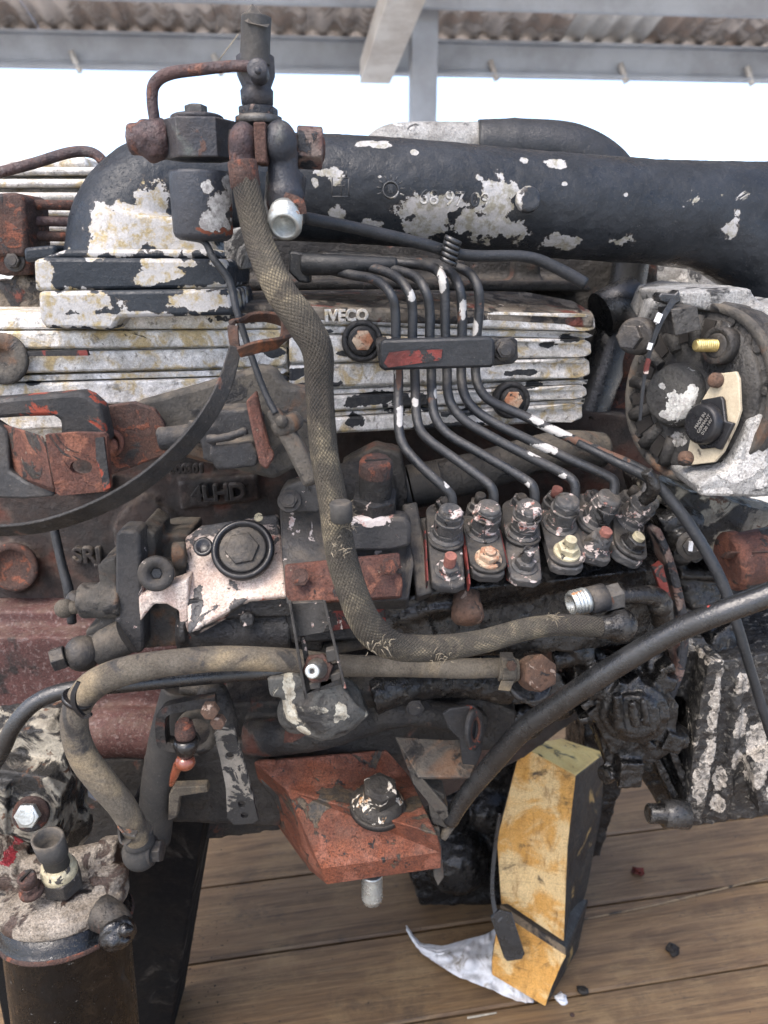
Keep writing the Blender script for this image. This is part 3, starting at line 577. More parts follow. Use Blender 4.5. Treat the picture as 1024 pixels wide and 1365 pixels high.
# dark underside: sump and lower castings
b = MB(); b.plate([(-60, 985), (110, 1010), (330, 1015), (400, 1095), (372, 1108), (60, 1150), (-60, 1180)], .70, .25)
b.plate([(190, 1010), (345, 985), (380, 1090), (372, 1104), (180, 1096)], .62, .1)
b.obj('sump', 'cast_dark', E, remesh=.0035, smooth=3, disp=.003, dsize=.02)
b = MB(); b.plate([(540, 1000), (690, 960), (700, 1180), (670, 1215), (560, 1210), (530, 1120)], 1.0, .2)
b.ball(P(610, 1140, 1.0), 48); b.ball(P(650, 1080, 1.0), 30); b.ball(P(600, 1080, 1.0), 30)
b.plate([(780, 960), (850, 960), (826, 1060), (800, 1140), (770, 1150)], 1.02, .12)
b.obj('oil_pump_cover', 'greasy', E, remesh=.003, smooth=3, disp=.008, dsize=.02)

# --- cylinder head area behind the lines (dark recess)
b = MB(); b.plate([(270, 300), (880, 310), (870, 600), (270, 560)], .88, .1); b.plate([(300, 372), (780, 375), (790, 388), (300, 388)], .80, .08)
for x in (340, 420, 500, 590, 690): b.plate([(x, 345), (x+30, 345), (x+34, 385), (x-4, 385)], .82, .05)
b.obj('cylinder_head', 'cast_dark', E, remesh=.0035, smooth=2, disp=.003, dsize=.02)
# --- finned cover, right module (rounded right end)
def fy(x, a, bb_, x0=395, x1=790): return a+(bb_-a)*(x-x0)/(x1-x0)
def cyY(x): return .645+.075*(x-390)/400 if x > 390 else .645-.035*(390-x)/390
def fin(yl0, yl1, yr0, yr1, xr, proud, m='fin_aluminium', x0=385, name='fin'):
    bb = MB(); pts = []
    rr = (yr1-yr0)*.5
    for x in [x0+(xr-16-x0)*i/8 for i in range(9)]: pts.append((x, fy(x, yl0, yr0), cyY(x)-proud))
    pts += [(xr-6, fy(xr, yl0, yr0)+1, cyY(xr)-proud+.004), (xr, fy(xr, yl0, yr0)+4, cyY(xr)-proud+.012), (xr+1, fy(xr, yl1, yr1)-4, cyY(xr)-proud+.012), (xr-6, fy(xr, yl1, yr1)-1, cyY(xr)-proud+.004)]
    for x in [x0+(xr-16-x0)*i/8 for i in range(8, -1, -1)]: pts.append((x, fy(x, yl1, yr1), cyY(x)-proud))
    bb.plate(pts, .65, .07); return bb.obj(name, m, cover, bevel=.0022)
b = MB(); pts = [(385, 410, cyY(385)+.004), (770, 420, cyY(770)+.004), (782, 426, cyY(782)+.02), (776, 556, cyY(776)+.02), (765, 562, cyY(765)+.004), (385, 582, cyY(385)+.004)]
b.plate(pts, .66, .10); cover = b.obj('finned_cover', 'fin_aluminium', E, bevel=.004)
fin(409, 431, 419, 442, 793, .0045); fin(434, 443, 443, 451, 790, .001); fin(446, 484, 453, 476, 788, .005); fin(487, 518, 477, 503, 786, .005)
fin(521, 528, 506, 511, 782, .001); fin(530, 550, 513, 531, 782, .0045); fin(552, 558, 532, 536, 778, .001); fin(560, 580, 537, 561, 776, .0045)
b = MB(); tp = [(300, 388, .78), (520, 385, .80), (700, 388, .80), (765, 400, .77), (790, 414, .735), (793, 420, .722), (600, 414, .678), (385, 408, .640), (300, 406, .64)]
b.slab([[P(*q) for q in tp]], V(0, 0, -.012)); b.obj('cover_top', 'cover_top_dirt', E, bevel=.003)
text('maker_lettering', 'IVECO', P(462, 421, cyY(462)-.0062), .0128, 'fin_aluminium', cover, tilt=0, roll=0, ext=.0012, yaw=R(16), off=.0003)
for (x, y, Yk, r) in ((483, 455, .655, 23), (680, 533, .69, 20)):
    ax = V(.05, -1, .15); p = P(x, y, Yk); b = MB(); b.lathe(p, ax, [(0, r+5), (14, r+4), (15.5, r+2), (16, r-2), (11, r-4)], 30); b.lathe(p, ax, [(8, r-3), (19, r-4), (20, r-7), (20.5, r-8)], 30)
    o = b.obj('cover_bolt', 'pump_black', E); bb = MB(); bb.hexn(p, ax, 19, 25, r*.62); o2 = bb.obj('bolt_head', 'nut_rusty_bright', o, bevel=.0004)
# --- finned cover, left module and inlet base
def cyL(x): return .600+.045*(x+40)/430
b = MB(); b.plate([(-80, 416, .61), (385, 416, .65), (385, 590, .65), (-80, 590, .61)], .62, .10); coverL = b.obj('finned_cover', 'fin_aluminium_stained', E, bevel=.004, label='stained left part of the finned cover')
def finL(y0, y1, y2, y3, proud, x1=384, name='fin'):
    bb = MB(); pts = [(-80, y0, cyL(-80)-proud), (100, y0+(y2-y0)*.4, cyL(100)-proud), (250, y0+(y2-y0)*.7, cyL(250)-proud), (x1-8, y2, cyL(x1)-proud), (x1-1, y2+4, cyL(x1)-proud+.003), (x1-1, y3-5, cyL(x1)-proud+.003), (x1-8, y3, cyL(x1)-proud), (250, y1+(y3-y1)*.7, cyL(250)-proud), (100, y1+(y3-y1)*.4, cyL(100)-proud), (-80, y1, cyL(-80)-proud)]
    bb.plate(pts, .6, .06); return bb.obj(name, 'fin_aluminium_stained', coverL, bevel=.002)
finL(420, 440, 418, 438, .001, 384); finL(442, 467, 440, 461, .0035, 384); finL(473, 501, 463, 488, .004, 384); finL(504, 512, 491, 498, .001, 386); finL(515, 549, 501, 529, .004, 388); finL(552, 580, 532, 556, .003, 388)
b = MB(); b.plate([(36, 468), (115, 467), (118, 474), (36, 475)], .5985, .004); b.obj('paint_streak', 'red_chip', coverL)
b = MB(); b.lathe(P(5, 478, .60), V(0, -1, .1), [(0, 34), (6, 34), (8, 31), (8, 14), (3, 12), (3, .1)], 32); b.obj('bolt_boss', 'grime_grey', coverL)
# inlet base: two stepped flanges
b = MB(); b.plate([(44, 346), (60, 343), (296, 345), (304, 350), (304, 384), (46, 388)], .600, .10); b.plate([(50, 388.5), (306, 385), (312, 420), (160, 424), (150, 440), (60, 438), (52, 425)], .592, .10)
b.plate([(88, 332), (285, 332), (300, 345), (50, 345)], .625, .09)
b.plate([(30, 330), (74, 326), (76, 345), (32, 350)], .64, .04)
b.obj('inlet_base', 'elbow_paint', E, bevel=.003)
# --- intake manifold
b = MB(); b.tube([P(330, 250, .715), P(430, 252, .72), P(560, 260, .725), (P(700, 272, .735)), P(860, 283, .75), P(960, 290, .765), P(1080, 298, .78)], [66, 67, 67, 66, 65, 69, 76], seg=40)
b.tube([P(930, 292, .755), P(990, 320, .76), P(1035, 365, .76), P(1060, 440, .77)], [60, 62, 58, 54], seg=32)
b.lathe(P(705, 265, .672), V(0, -1, .15), [(-14, 17), (1, 17), (1.5, 15), (1.5, 12), (.3, 11.5), (.3, .1)], 28)
b.obj('intake_manifold', 'manifold_paint', E, remesh=.0022, smooth=3, disp=.0012, dsize=.008)
b = MB(); b.tube([P(360, 250, .715), P(280, 248, .705), P(215, 262, .695), P(180, 300, .685), P(175, 345, .68), P(175, 372, .68)], [66, 67, 74, 78, 84, 92], seg=40)
b.plate([(105, 325), (130, 280), (250, 290), (290, 345), (98, 345)], .635, .1)
b.obj('intake_elbow', 'elbow_paint', E, remesh=.0022, smooth=10, disp=.001, dsize=.01)
# cast marks on the manifold
text('cast_lettering', '68 97 09', P(606, 266, .664), .0160, 'manifold_paint', E, tilt=0, roll=.05, ext=.002, off=-.0004)
b = MB(); c = P(521, 253, .659)
b.lathe(c, V(0, -1, .1), [(-6, 11), (2, 11), (2.5, 9.5), (-6, 9)], 24, capped=(False, False))
for i in range(9):
    a = R(-20+i*27); d = V(math.cos(a), 0, math.sin(a)); k = S(c); b.tube([c+d*(13*k)+V(0, .001, 0), c+d*(19*k)+V(0, .0015, 0)], [1.0, .9], seg=6, smooth_path=False)
b.obj('cast_sun_mark', 'manifold_paint', E)
text('cast_lettering', 'II', c+V(0, .001, 0), .007, 'manifold_paint', E, ext=.0015)
b = MB(); 
for a_, c_ in (((443, 236), (443, 262)), ((443, 262), (465, 262)), ((465, 262), (465, 236)), ((450, 237), (465, 237)), ((450, 248), (460, 248)), ((455, 232), (455, 262)), ((462, 228), (462, 236))): b.tube([P(*a_, .663), P(*c_, .663)], [1, 1], seg=6, smooth_path=False)
b.obj('cast_mark', 'manifold_paint', E)
# hose and cast pipe behind the manifold
b = MB(); b.tube([P(500, 205, 1.0), P(530, 196, 1.0), P(640, 196, 1.0)], [22, 30, 31], seg=24); b.obj('cast_outlet', 'alternator_shell', E)
b = MB(); b.tube([P(636, 197, .99), P(700, 198, .99), P(760, 205, .99), P(805, 230, .99), P(835, 275, .99)], [34, 36, 37, 36, 34], seg=28, fn=lambda a, L, t: 1+.03*math.exp(-((t-.18)/.02)**2)); b.obj('outlet_hose', 'line_dark', E)
# far left: second cover with pipes
b = MB(); b.plate([(-60, 222), (150, 222), (150, 330), (-60, 330)], .84, .2)
for y in (222, 238, 256, 276, 296, 316): b.plate([(-60, y), (140, y), (140, y+11), (-60, y+11)], .815, .05)
b.plate([(0, 211), (112, 208), (118, 222), (-10, 225)], .82, .1)
b.obj('rear_cover', 'fin_aluminium', E, bevel=.003)
b = MB(); b.tube([P(-40, 240, .74), P(40, 219, .74), (P(95, 203, .74)), P(128, 206, .74), P(146, 232, .74), P(155, 262, .75)], 7, seg=14); b.obj('leak_off_pipe', 'gummy_rust', E)
for y in (272, 294, 314):
    b = MB(); b.tube([P(-30, y, .70), P(60, y+1, .70), P(150, y+3, .72)], 6.5, seg=14); o = b.obj('high_pressure_pipe', 'rust_brown' if y != 294 else 'gummy_rust', E)
b = MB(); b.plate([(-20, 258), (22, 256), (32, 264), (36, 330), (32, 342), (-20, 342)], .675, .05); b.plate([(-20, 330), (38, 330), (40, 366), (8, 368), (-20, 362)], .68, .03); b.obj('pipe_clamp', 'rust_brown', E, bevel=.003, disp=.0)
bolt('clamp_bolt', P(20, 348, .68), V(0, -1, .1), 10, 'bolt_dark', E, h=8, washer=14)
b = MB(); b.ball(P(35, 378, .70), 18); b.plate([(-30, 372), (60, 380), (60, 415), (-30, 425)], .69, .05); b.obj('rocker_edge', 'cover_top_dirt', E, remesh=.003, smooth=3, disp=.003)
# pipe under the manifold with clip
b = MB(); b.tube([P(405, 290, .60), P(470, 303, .62), P(560, 324, .64), P(620, 340, .65), P(700, 342, .66), P(740, 356, .66), P(780, 378, .66)], [8, 8, 8, 7.5, 7.5, 8, 8.5], seg=16); b.obj('return_pipe', 'line_dark', E)
b = MB()
for i in range(5): q = P(600+1.5*i-2, 348-7*i, .638); b.lathe(q, V(.45, -.1, 1), [(-3.2, 11), (-2.6, 12.5), (2.2, 12.5), (2.8, 11)], 14)
b.obj('ribbed_clip', 'rubber_black', E)
b = MB(); b.tube([P(845, 325, .86), P(832, 400, .86), P(812, 470, .84), P(780, 560, .82)], [24, 24, 27, 26], seg=24); b.tube([P(845, 400, .84), P(800, 420, .83)], [34, 30], seg=20); b.obj('bypass_hose', 'rubber_black', E)
b = MB(); b.plate([(740, 560), (870, 430), (880, 700), (740, 700)], .86, .05); b.plate([(800, 520), (860, 520), (860, 560), (800, 560)], .84, .05); b.ball(P(825, 480, .84), 26); b.ball(P(830, 640, .84), 26); b.obj('rear_casting', 'rust_brown', E, remesh=.0035, smooth=3, disp=.005)
b = MB(); b.tube([P(850, 375, .98), P(890, 372, .97), P(930, 380, .95), P(950, 420, .95)], [26, 32, 32, 25], seg=20); b.plate([(700, 340), (770, 340), (775, 370), (700, 370)], 1.0, .05); b.obj('thermostat_housing', 'alternator_shell', E, disp=.004)
b = MB(); b.tube([P(-30+700, 350, .9), P(760, 352, .9)], [10, 10], seg=10); b.ball(P(803, 350, .95), 14); b.obj('coolant_fitting', 'steel_dull', E)

# --- injector pipe clamp and six injection lines
def line(pts, Y, r=6.4, m='line_black'):
    b_ = MB(); b_.tube([P(x, y, yy) for (x, y), yy in zip(pts, Y)], r, seg=14, sub=7); return b_.obj('injection_line', m, E)
LN = [
 [(395, 348), (463, 365), (500, 373), (521, 392), (527, 415), (528, 450), (531, 495), (531, 535), (532, 572), (540, 597), (565, 625), (590, 648), (602, 662), (603, 684)],
 [(398, 346), (487, 356), (526, 368), (545, 390), (550, 415), (550, 450), (553, 495), (554, 532), (557, 563), (569, 584), (610, 614), (645, 640), (657, 654), (658, 676)],
 [(400, 345), (504, 356), (550, 367), (567, 387), (573, 415), (573, 450), (575, 495), (576, 526), (580, 555), (598, 579), (640, 604), (695, 636), (711, 650), (713, 674)],
 [(410, 343), (538, 351), (577, 357), (590, 372), (593, 395), (594, 450), (596, 495), (597, 522), (604, 543), (623, 563), (664, 587), (710, 611), (752, 632), (766, 645), (766, 668)],
 [(425, 341), (555, 350), (596, 360), (612, 382), (616, 413), (616, 450), (615, 495), (618, 522), (630, 543), (658, 563), (700, 584), (755, 610), (805, 632), (819, 643), (817, 664)],
 [(450, 340), (560, 349), (615, 358), (636, 380), (639, 413), (636, 447), (634, 495), (640, 519), (657, 536), (700, 555), (745, 577), (800, 602), (848, 622), (865, 636), (858, 660)]]
for i, L in enumerate(LN):
    n = len(L); Y = []
    for j, (x, y) in enumerate(L):
        if j == 0: yy = .70
        elif j == 1: yy = .665+.006*i
        elif j == 2: yy = .64+.005*i
        elif y < 500: yy = .622+.005*i
        else:
            t = min(1, (y-495)/(650-495)); yy = (.618+.005*i)*(1-t)+.565*t+.007*i*t
        Y.append(yy)
    line(L, Y, r=6.6 if i < 5 else 6.4)
    cpt = P(L[-1][0], L[-1][1]-4, Y[-1])
b = MB(); b.plate([(386, 334), (410, 338), (412, 378), (398, 376), (384, 362)], .68, .03); b.tube([P(405, 352, .68), P(455, 353, .67), (P(530, 352, .67))], [15, 13, 8], seg=14); b.obj('line_bundle_sleeve', 'line_dark', E, bevel=.002)
CY = .600
b = MB(); b.plate([(510, 453), (655, 449), (660, 455), (660, 486), (655, 490), (512, 494), (507, 488), (507, 458)], CY, .012)
cl = b.obj('line_clamp', 'line_dark', E, bevel=.0035)
b = MB(); b.plate([(655, 452), (684, 449), (690, 454), (691, 478), (684, 485), (655, 488)], CY+.012, .006); b.obj('clamp_tab', 'pump_black', cl, bevel=.001)
b = MB(); b.plate([(519, 470), (545, 467), (590, 466), (588, 480), (560, 484), (518, 490), (512, 484)], CY-.0012, .002); b.obj('red_paint_mark', 'red_chip', cl)
bolt('clamp_bolt', P(672, 466, CY+.011), V(.05, -1, .1), 12, 'bolt_dark', cl, h=10, washer=15)
b = MB(); b.plate([(500, 455), (516, 452), (516, 496), (506, 490)], CY+.004, .03); b.obj('clamp_end', 'cast_dark', cl, bevel=.002)

# --- filter/banjo cluster, top left
b = MB(); q = P(269, 270, .575)
b.lathe(q, V(.02, -.02, 1), [(-49, 6), (-48, 30), (-44, 37), (-38, 39.5), (34, 41), (38, 40), (40, 20)], 40); b.obj('prefilter_bowl', 'canister', E)
b = MB(); q = P(266, 186, .575); b.hexn(q, V(0, -.03, 1), -25, 23, 50, rot=R(8), ch=.06); b.hexn(P(263, 160, .575), V(0, 0, 1), -2, 6, 35, rot=.3, seg=24); b.obj('bowl_hex_cap', 'bracket_blue', E, bevel=.0012)
bolt('cap_bolt', P(262, 156, .575), V(0, 0, 1), 15, 'steel_dull', E, h=12, rot=.2)
b = MB(); q = P(205, 185, .57); b.lathe(q, V(1, .0, 0), [(-34, 12), (-32, 19), (-16, 20), (-14, 24), (14, 26), (16, 22), (22, 20)], 24); b.ball(P(204, 188, .57), 25, sc=(.85, .9, 1.1)); b.obj('banjo_fitting', 'gummy_rust', E, remesh=.0018, smooth=2, disp=.0025, dsize=.008)
b = MB(); b.tube([P(207, 165, .57), P(203, 135, .57), P(206, 112, .57), P(226, 98, .568), P(270, 92, .563), P(310, 88, .555), P(338, 88, .55)], [7.5, 7.5, 8, 8, 7.5, 7, 7], seg=16); b.obj('bleed_pipe', 'gummy_rust', E)
b = MB(); b.lathe(P(344, 94, .545), V(0, -1, .2), [(-16, 13), (6, 14), (8, 12), (9, 7)], 24); b.ball(P(344, 94, .537), 5); b.obj('banjo_eye', 'bracket_blue', E)
b = MB(); q = P(343, 135, .565); b.lathe(q, V(0, 0, 1), [(-20, 18), (-5, 18), (-4, 21), (12, 22), (16, 19), (30, 25), (52, 25), (54, 22)], 28); b.obj('union_body', 'bracket_blue', E)
b = MB(); q = P(345, 158, .565); b.hexn(q, V(0, 0, 1), -8, 14, 27, rot=.4); b.obj('union_collar', 'rust_patched', E, bevel=.0006)
b = MB(); b.lathe(P(345, 160, .565), V(0, 0, 1), [(-6, 31), (3, 31), (5, 26)], 28); b.obj('washer', 'steel_dull', E)
# cut rubber hose standing up
b = MB(); b.tube([P(341, 88, .56), P(341, 55, .56), P(341, 22, .56)], [20.5, 19.5, 20], seg=24, caps=(True, False), fn=lambda a, L, t: 1+.05*math.sin(a*3+t*3)); 
o = b.obj('cut_hose', 'rubber_dusty', E); o.modifiers.new('t', 'SOLIDIFY').thickness = .0025
b = MB(); b.poly([P(322, 24, .558), P(336, 5, .56), P(340, 8, .565), P(360, 30, .56), P(357, 36, .55), P(330, 30, .548)], [(0, 1, 2, 3, 4, 5)]); b.obj('torn_edge', 'rubber_dusty', E, noweld=True)
b = MB(); b.tube([P(318, 45, .55), P(292, 80, .55)], [.7, .7], seg=5, smooth_path=False); b.obj('loose_thread', 'strand', E)
# row of fittings
b = MB(); b.tube([P(306, 190, .555), P(430, 200, .575)], [16, 16], seg=20, smooth_path=False); b.obj('banjo_bar', 'rust_brown', E)
b = MB(); b.ball(P(325, 190, .55), 25, sc=(.8, 1, 1.05)); b.lathe(P(325, 205, .55), V(0, 0, -1), [(0, 20), (18, 19), (24, 15), (45, 16)], 24); b.obj('hose_banjo', 'gummy_rust', E, remesh=.0018, smooth=3, disp=.0012)
b = MB(); b.ball(P(374, 190, .55), 28, sc=(.8, 1, 1)); b.lathe(P(376, 205, .555), V(.05, -.12, -1), [(0, 22), (12, 20), (40, 22), (50, 26), (70, 24)], 24); b.plate([(356, 225), (404, 230), (400, 262), (362, 262)], .555, .03); b.obj('elbow_banjo', 'bracket_blue', E, remesh=.0014, smooth=1, disp=.0008)
b = MB(); b.box(P(350, 193, .548), (.0038, .01, .012)); b.obj('spacer', 'rust_brown', E, bevel=.001)
b = MB(); q = P(412, 197, .572); b.hexn(q, V(1, .12, -.04), -16, 18, 27, rot=.5); b.obj('cap_nut', 'rust_patched', E, bevel=.001)
b = MB(); q = P(381, 272, .55); b.lathe(q, V(0, -.85, -.4), [(-14, 24), (-2, 26), (0, 23), (8, 23)], 24); b.obj('outlet_collar', 'rust_brown', E)
b = MB(); q = P(381, 288, .535); prof = [(-8, 22)]
for i in range(6): prof += [(i*4, 23), (i*4+1.2, 23), (i*4+2.4, 20)]
prof += [(25, 20), (25.5, 20), (25.5, 15.5), (24.5, 14.5), (5, 14), (5, .1)]
b.lathe(q, V(0, -.80, -.55), prof, 32); b.obj('threaded_outlet', 'steel_bright', E)
b = MB(); b.ribbon([P(380, 262, .535), P(400, 270, .53), P(404, 285, .53)], 10, 6); b.obj('lock_tab', 'rust_brown', E)
b = MB(); b.plate([(355, 225), (365, 228), (372, 300), (362, 320), (350, 290)], .57, .03); b.obj('edge_rib', 'alternator_shell', E, bevel=.002); b = MB(); b.plate([(296, 305), (345, 300), (322, 360), (300, 350)], .64, .05); b.obj('support_rib', 'alternator_shell', E, bevel=.002)
# thin hose/cable running down from the bowl
b = MB(); b.tube([P(250, 318, .575), P(272, 322, .565), P(285, 345, .56), P(306, 375, .56), P(316, 415, .555), P(332, 465, .55), P(352, 520, .54), P(368, 552, .53)], [3, 4.5, 5, 5.5, 5, 4.5, 4.5, 5], seg=10); b.obj('shutoff_cable', 'line_dark', E)
b = MB(); b.tube([P(362, 545, .535), P(392, 592, .53), P(418, 645, .52)], [13, 17, 17], seg=4, smooth_path=False); b.ball(P(376, 562, .525), 9); b.lathe(P(384, 568, .535), V(.4, 0, -.8), [(-14, 22), (0, 24), (10, 20)], 8); b.obj('cable_sleeve', 'grime_grey', E, bevel=.003)

# --- left brackets and strap
b = MB(); b.plate([(109, 548), (150, 540), (178, 536), (205, 545), (218, 564), (225, 605), (147, 634), (120, 600)], .56, .006); b.obj('rusty_plate', 'rust_brown', E, bevel=.0012)
b = MB(); b.plate([(176, 538), (260, 515), (345, 488), (365, 492), (380, 515), (440, 520), (440, 600), (365, 640), (225, 606), (214, 562)], .575, .02); b.obj('bracket_arm', 'grime_grey', E, bevel=.004)
b = MB(); b.lathe(P(147, 590, .552), V(.15, -1, .1), [(0, 19), (7, 19), (8, 17), (8, 13), (2, 12), (2, .1)], 28); b.lathe(P(147, 594, .552), V(.15, -1, .1), [(0, 12), (12, 12), (14, 8)], 18); b.obj('pivot_ring', 'rust_red', E)
b = MB(); b.plate([(-60, 536), (40, 528), (105, 523), (118, 528), (134, 542), (138, 560), (145, 590), (80, 590), (80, 560), (70, 555), (30, 556), (-60, 562)], .535, .018); b.obj('bracket_arch', 'bracket_band', E, bevel=.003)
cur = [(-60, 562, .53), (-10, 562, .53), (10, 575, .53), (12, 628, .525), (35, 642, .52), (70, 648, .515), (72, 662, .51), (30, 666, .515), (-60, 662, .53)]
b = MB(); b.plate(cur, .53, .012); b.obj('bracket_lower_arm', 'bracket_band', E, bevel=.002)
b = MB(); b.poly([P(4, 564, .535), P(58, 580, .50), P(74, 655, .50), P(40, 640, .515), P(14, 630, .535), P(4, 566, .545), P(58, 584, .51), P(74, 658, .51), P(40, 646, .525), P(14, 634, .545)], [(0, 1, 2, 3, 4), (9, 8, 7, 6, 5), (0, 5, 6, 1), (1, 6, 7, 2), (2, 7, 8, 3), (3, 8, 9, 4), (4, 9, 5, 0)]); b.obj('bracket_web', 'rust_red', E, bevel=.002)
hole = [(108+15*math.cos(a), 623-10.5*math.sin(a)) for a in [2*math.pi*i/20 for i in range(20)]]
b = MB(); b.plate([[(60, 580), (100, 577), (138, 578), (142, 582), (147, 650), (143, 655), (80, 661), (74, 656)], hole], .495, .005); b.obj('bracket_tab', 'rust_red', E, bevel=.001)
b = MB(); b.plate([(127, 584), (138, 583), (147, 650), (138, 654), (134, 630), (128, 612)], .4935, .002); b.obj('paint_remnant', 'bracket_band', E)
b = MB(); b.ribbon([P(-40, 708, .47), P(40, 704, .465), P(110, 685, .465), P(180, 650, .47), P(240, 600, .485), P(280, 550, .50), P(302, 505, .51), P(314, 462, .515)], [23, 24, 26, 28, 27, 24, 20, 16], 5, wdir=V(0, .80, .6)); st = b.obj('steel_strap', 'strap_steel', E, bevel=.0006)
b = MB(); b.ribbon([P(314, 466, .515), P(311, 432, .52), P(325, 425, .54), P(352, 422, .55), P(376, 428, .55), P(384, 444, .535), P(374, 456, .52), P(345, 462, .51), P(318, 470, .508)], [13, 15, 15, 16, 18, 20, 21, 20, 15], 5, wdir=V(0, .80, .6)); b.obj('strap_loop', 'strap_rust', st, bevel=.0006)
# connector and rusty lever
b = MB(); b.plate([(266, 560), (285, 548), (330, 545), (345, 560), (340, 615), (300, 625), (270, 612)], .545, .03); b.tube([P(212, 585, .555), P(250, 580, .555), P(290, 566, .55)], [16, 15, 13]); b.plate([(280, 596), (335, 590), (345, 605), (342, 622), (290, 628), (278, 612)], .53, .02)
b.tube([P(275, 585, .53), P(300, 583, .528), P(330, 573, .53)], 6); b.tube([P(255, 560, .55), P(252, 600, .55)], 5)
b.obj('electrical_connector', 'dusty_plastic', E, remesh=.0018, smooth=2, disp=.0012, dsize=.006)
b = MB(); b.plate([(327, 536, .535), (342, 520, .54), (348, 552, .53), (359, 594, .525), (366, 609, .52), (355, 628, .515), (345, 618, .515), (334, 570, .525)], .53, .006); b.obj('rusty_lever', 'rust_red', E, bevel=.002)
b = MB(); b.tube([P(72, 705, .72), P(82, 750, .71), P(92, 790, .70), P(96, 830, .7)], [6, 6, 7, 6], seg=12); b.obj('dipstick_tube', 'line_dark', E)
# --- governor / linkage housing, left of the pump
b = MB(); b.plate([(154, 712), (160, 707), (182, 708), (186, 715), (192, 866), (186, 872), (156, 870), (152, 860)], .556, .025); b.obj('housing_flange', 'plate_chipped', E, bevel=.003)
b = MB(); b.plate([(130, 752), (156, 742), (156, 872), (118, 868), (112, 842), (134, 830)], .56, .06); b.lathe(P(135, 800, .565), V(-1, 0, 0), [(-30, 24), (24, 24), (27, 22)], 24); b.plate([(186, 700), (206, 712), (206, 760), (250, 760), (250, 860), (186, 866)], .575, .05); b.plate([(206, 715), (252, 712), (252, 765), (206, 765)], .60, .05)
b.lathe(P(238, 740, .575), V(-1, -.2, 0), [(-10, 18), (8, 18)], 16)
b.obj('linkage_housing', 'grime_grey', E, remesh=.002, smooth=3, disp=.0015, dsize=.008)
b = MB(); b.lathe(P(160, 852, .555), V(-.82, -.15, -.42), [(-10, 24), (20, 24), (28, 22), (34, 24)], 24); b.obj('fitting_neck', 'grime_grey', E)
b = MB(); b.ball(P(110, 871, .545), 24); q = P(96, 872, .54); b.hexn(q, V(-.9, -.3, -.2), 8, 26, 16, rot=.3); b.obj('fitting_nut', 'bolt_dark', E, bevel=.0008)
b = MB(); b.ball(P(86, 811, .56), 13); b.lathe(P(95, 810, .56), V(1, 0, 0), [(-8, 9), (14, 8)], 16); b.obj('rubber_knob', 'hose_tan', E)
b = MB(); b.ball(P(102, 800, .57), 14); b.obj('linkage_joint', 'bolt_dark', E)
q = P(209, 764, .55); ax = V(.1, -1, .25)
b = MB(); b.lathe(q, ax, [(-12, 20), (0, 24), (6, 24), (8, 22), (8, 9), (1, 8.5), (1, .1)], 6*5); b.obj('socket_plug', 'bolt_dark', E)
b = MB(); b.hexn(q + ax.normalized()*S(q)*1.5, ax, -.5, 0, 8); b.obj('socket_recess', 'black_plastic', E)
b = MB(); b.plate([(184, 796), (200, 790), (235, 778), (250, 772), (252, 845), (240, 843), (238, 815), (222, 806), (205, 806), (195, 818), (186, 830)], .552, .02); b.obj('chipped_web', 'flaky_cream', E, bevel=.002)
# cream plate with round cap
b = MB(); b.slab([[P(268, 700, .60), P(371, 684, .60), P(383, 795, .545), (P(330, 800, .545)), P(250, 845, .535), P(246, 716, .595)]], V(0, .03, -.02)); b.obj('governor_cover', 'flaky_cream', E, bevel=.0025, disp=.0)
nrm = V(0, -.80, .60); q = P(324, 733, .562)
b = MB(); b.lathe(q, nrm, [(-3, 42), (3, 42), (6, 40), (7, 37), (5, 34), (2, 33), (1, .1)], 40); b.obj('cap_seal_ring', 'black_plastic', E)
b = MB(); b.lathe(q, nrm, [(1, 32), (5, 31), (6, 27), (6, .1)], 36); b.hexn(q, nrm, 5, 11, 23, rot=.2); b.obj('filler_cap', 'bolt_dark', E, bevel=.0008)
b = MB(); q2 = P(271, 729, .565); b.lathe(q2, nrm, [(-2, 13), (2, 13), (3, 10), (1, 8), (1, .1)], 20); b.obj('small_plug', 'black_plastic', E)
b = MB(); b.lathe(P(345, 690, .585), nrm, [(0, 6), (2, 6)], 12); b.obj('yellow_dab', 'zinc_yellow', E)
b = MB(); b.tube([P(242, 838, .575), P(392, 836, .575)], [36, 38], seg=32, smooth_path=False); b.plate([(250, 800), (390, 796), (390, 822), (250, 828)], .552, .05); b.lathe(P(252, 838, .56), V(-1, 0, 0), [(0, 22), (8, 22), (10, 18)], 16); b.lathe(P(330, 826, .545), V(0, -1, .3), [(-6, 11), (4, 11)], 16)
b.obj('governor_body', 'pump_black', E, remesh=.002, smooth=2, disp=.001, dsize=.01)
# --- central body with hex plug
b = MB(); b.slab([[P(372, 660, .60), P(420, 652, .60), P(540, 690, .60), P(552, 750, .545), P(545, 800, .53), P(382, 806, .53), P(376, 745, .55)]], V(0, .04, -.03)); b.obj('control_body_top', 'plate_chipped', E, bevel=.002)
b = MB(); b.plate([(378, 800), (548, 796), (540, 850), (382, 860)], .555, .06); b.plate([(380, 800), (430, 798), (430, 870), (384, 870)], .57, .05); b.obj('control_body', 'pump_black', E, bevel=.003)
b = MB(); b.plate([(440, 812), (512, 806), (515, 832), (440, 842)], .5535, .01); b.obj('red_panel', 'red_chip', E, bevel=.001)
b = MB(); b.plate([(372, 658), (380, 648), (400, 642), (430, 650), (434, 675), (424, 684), (376, 684)], .565, .02); b.obj('lug_plate', 'flange_grey', E, bevel=.002)
bolt('lug_bolt', P(386, 668, .562), V(0, -.85, .5), 12, 'bolt_dark', E, h=7, washer=16)
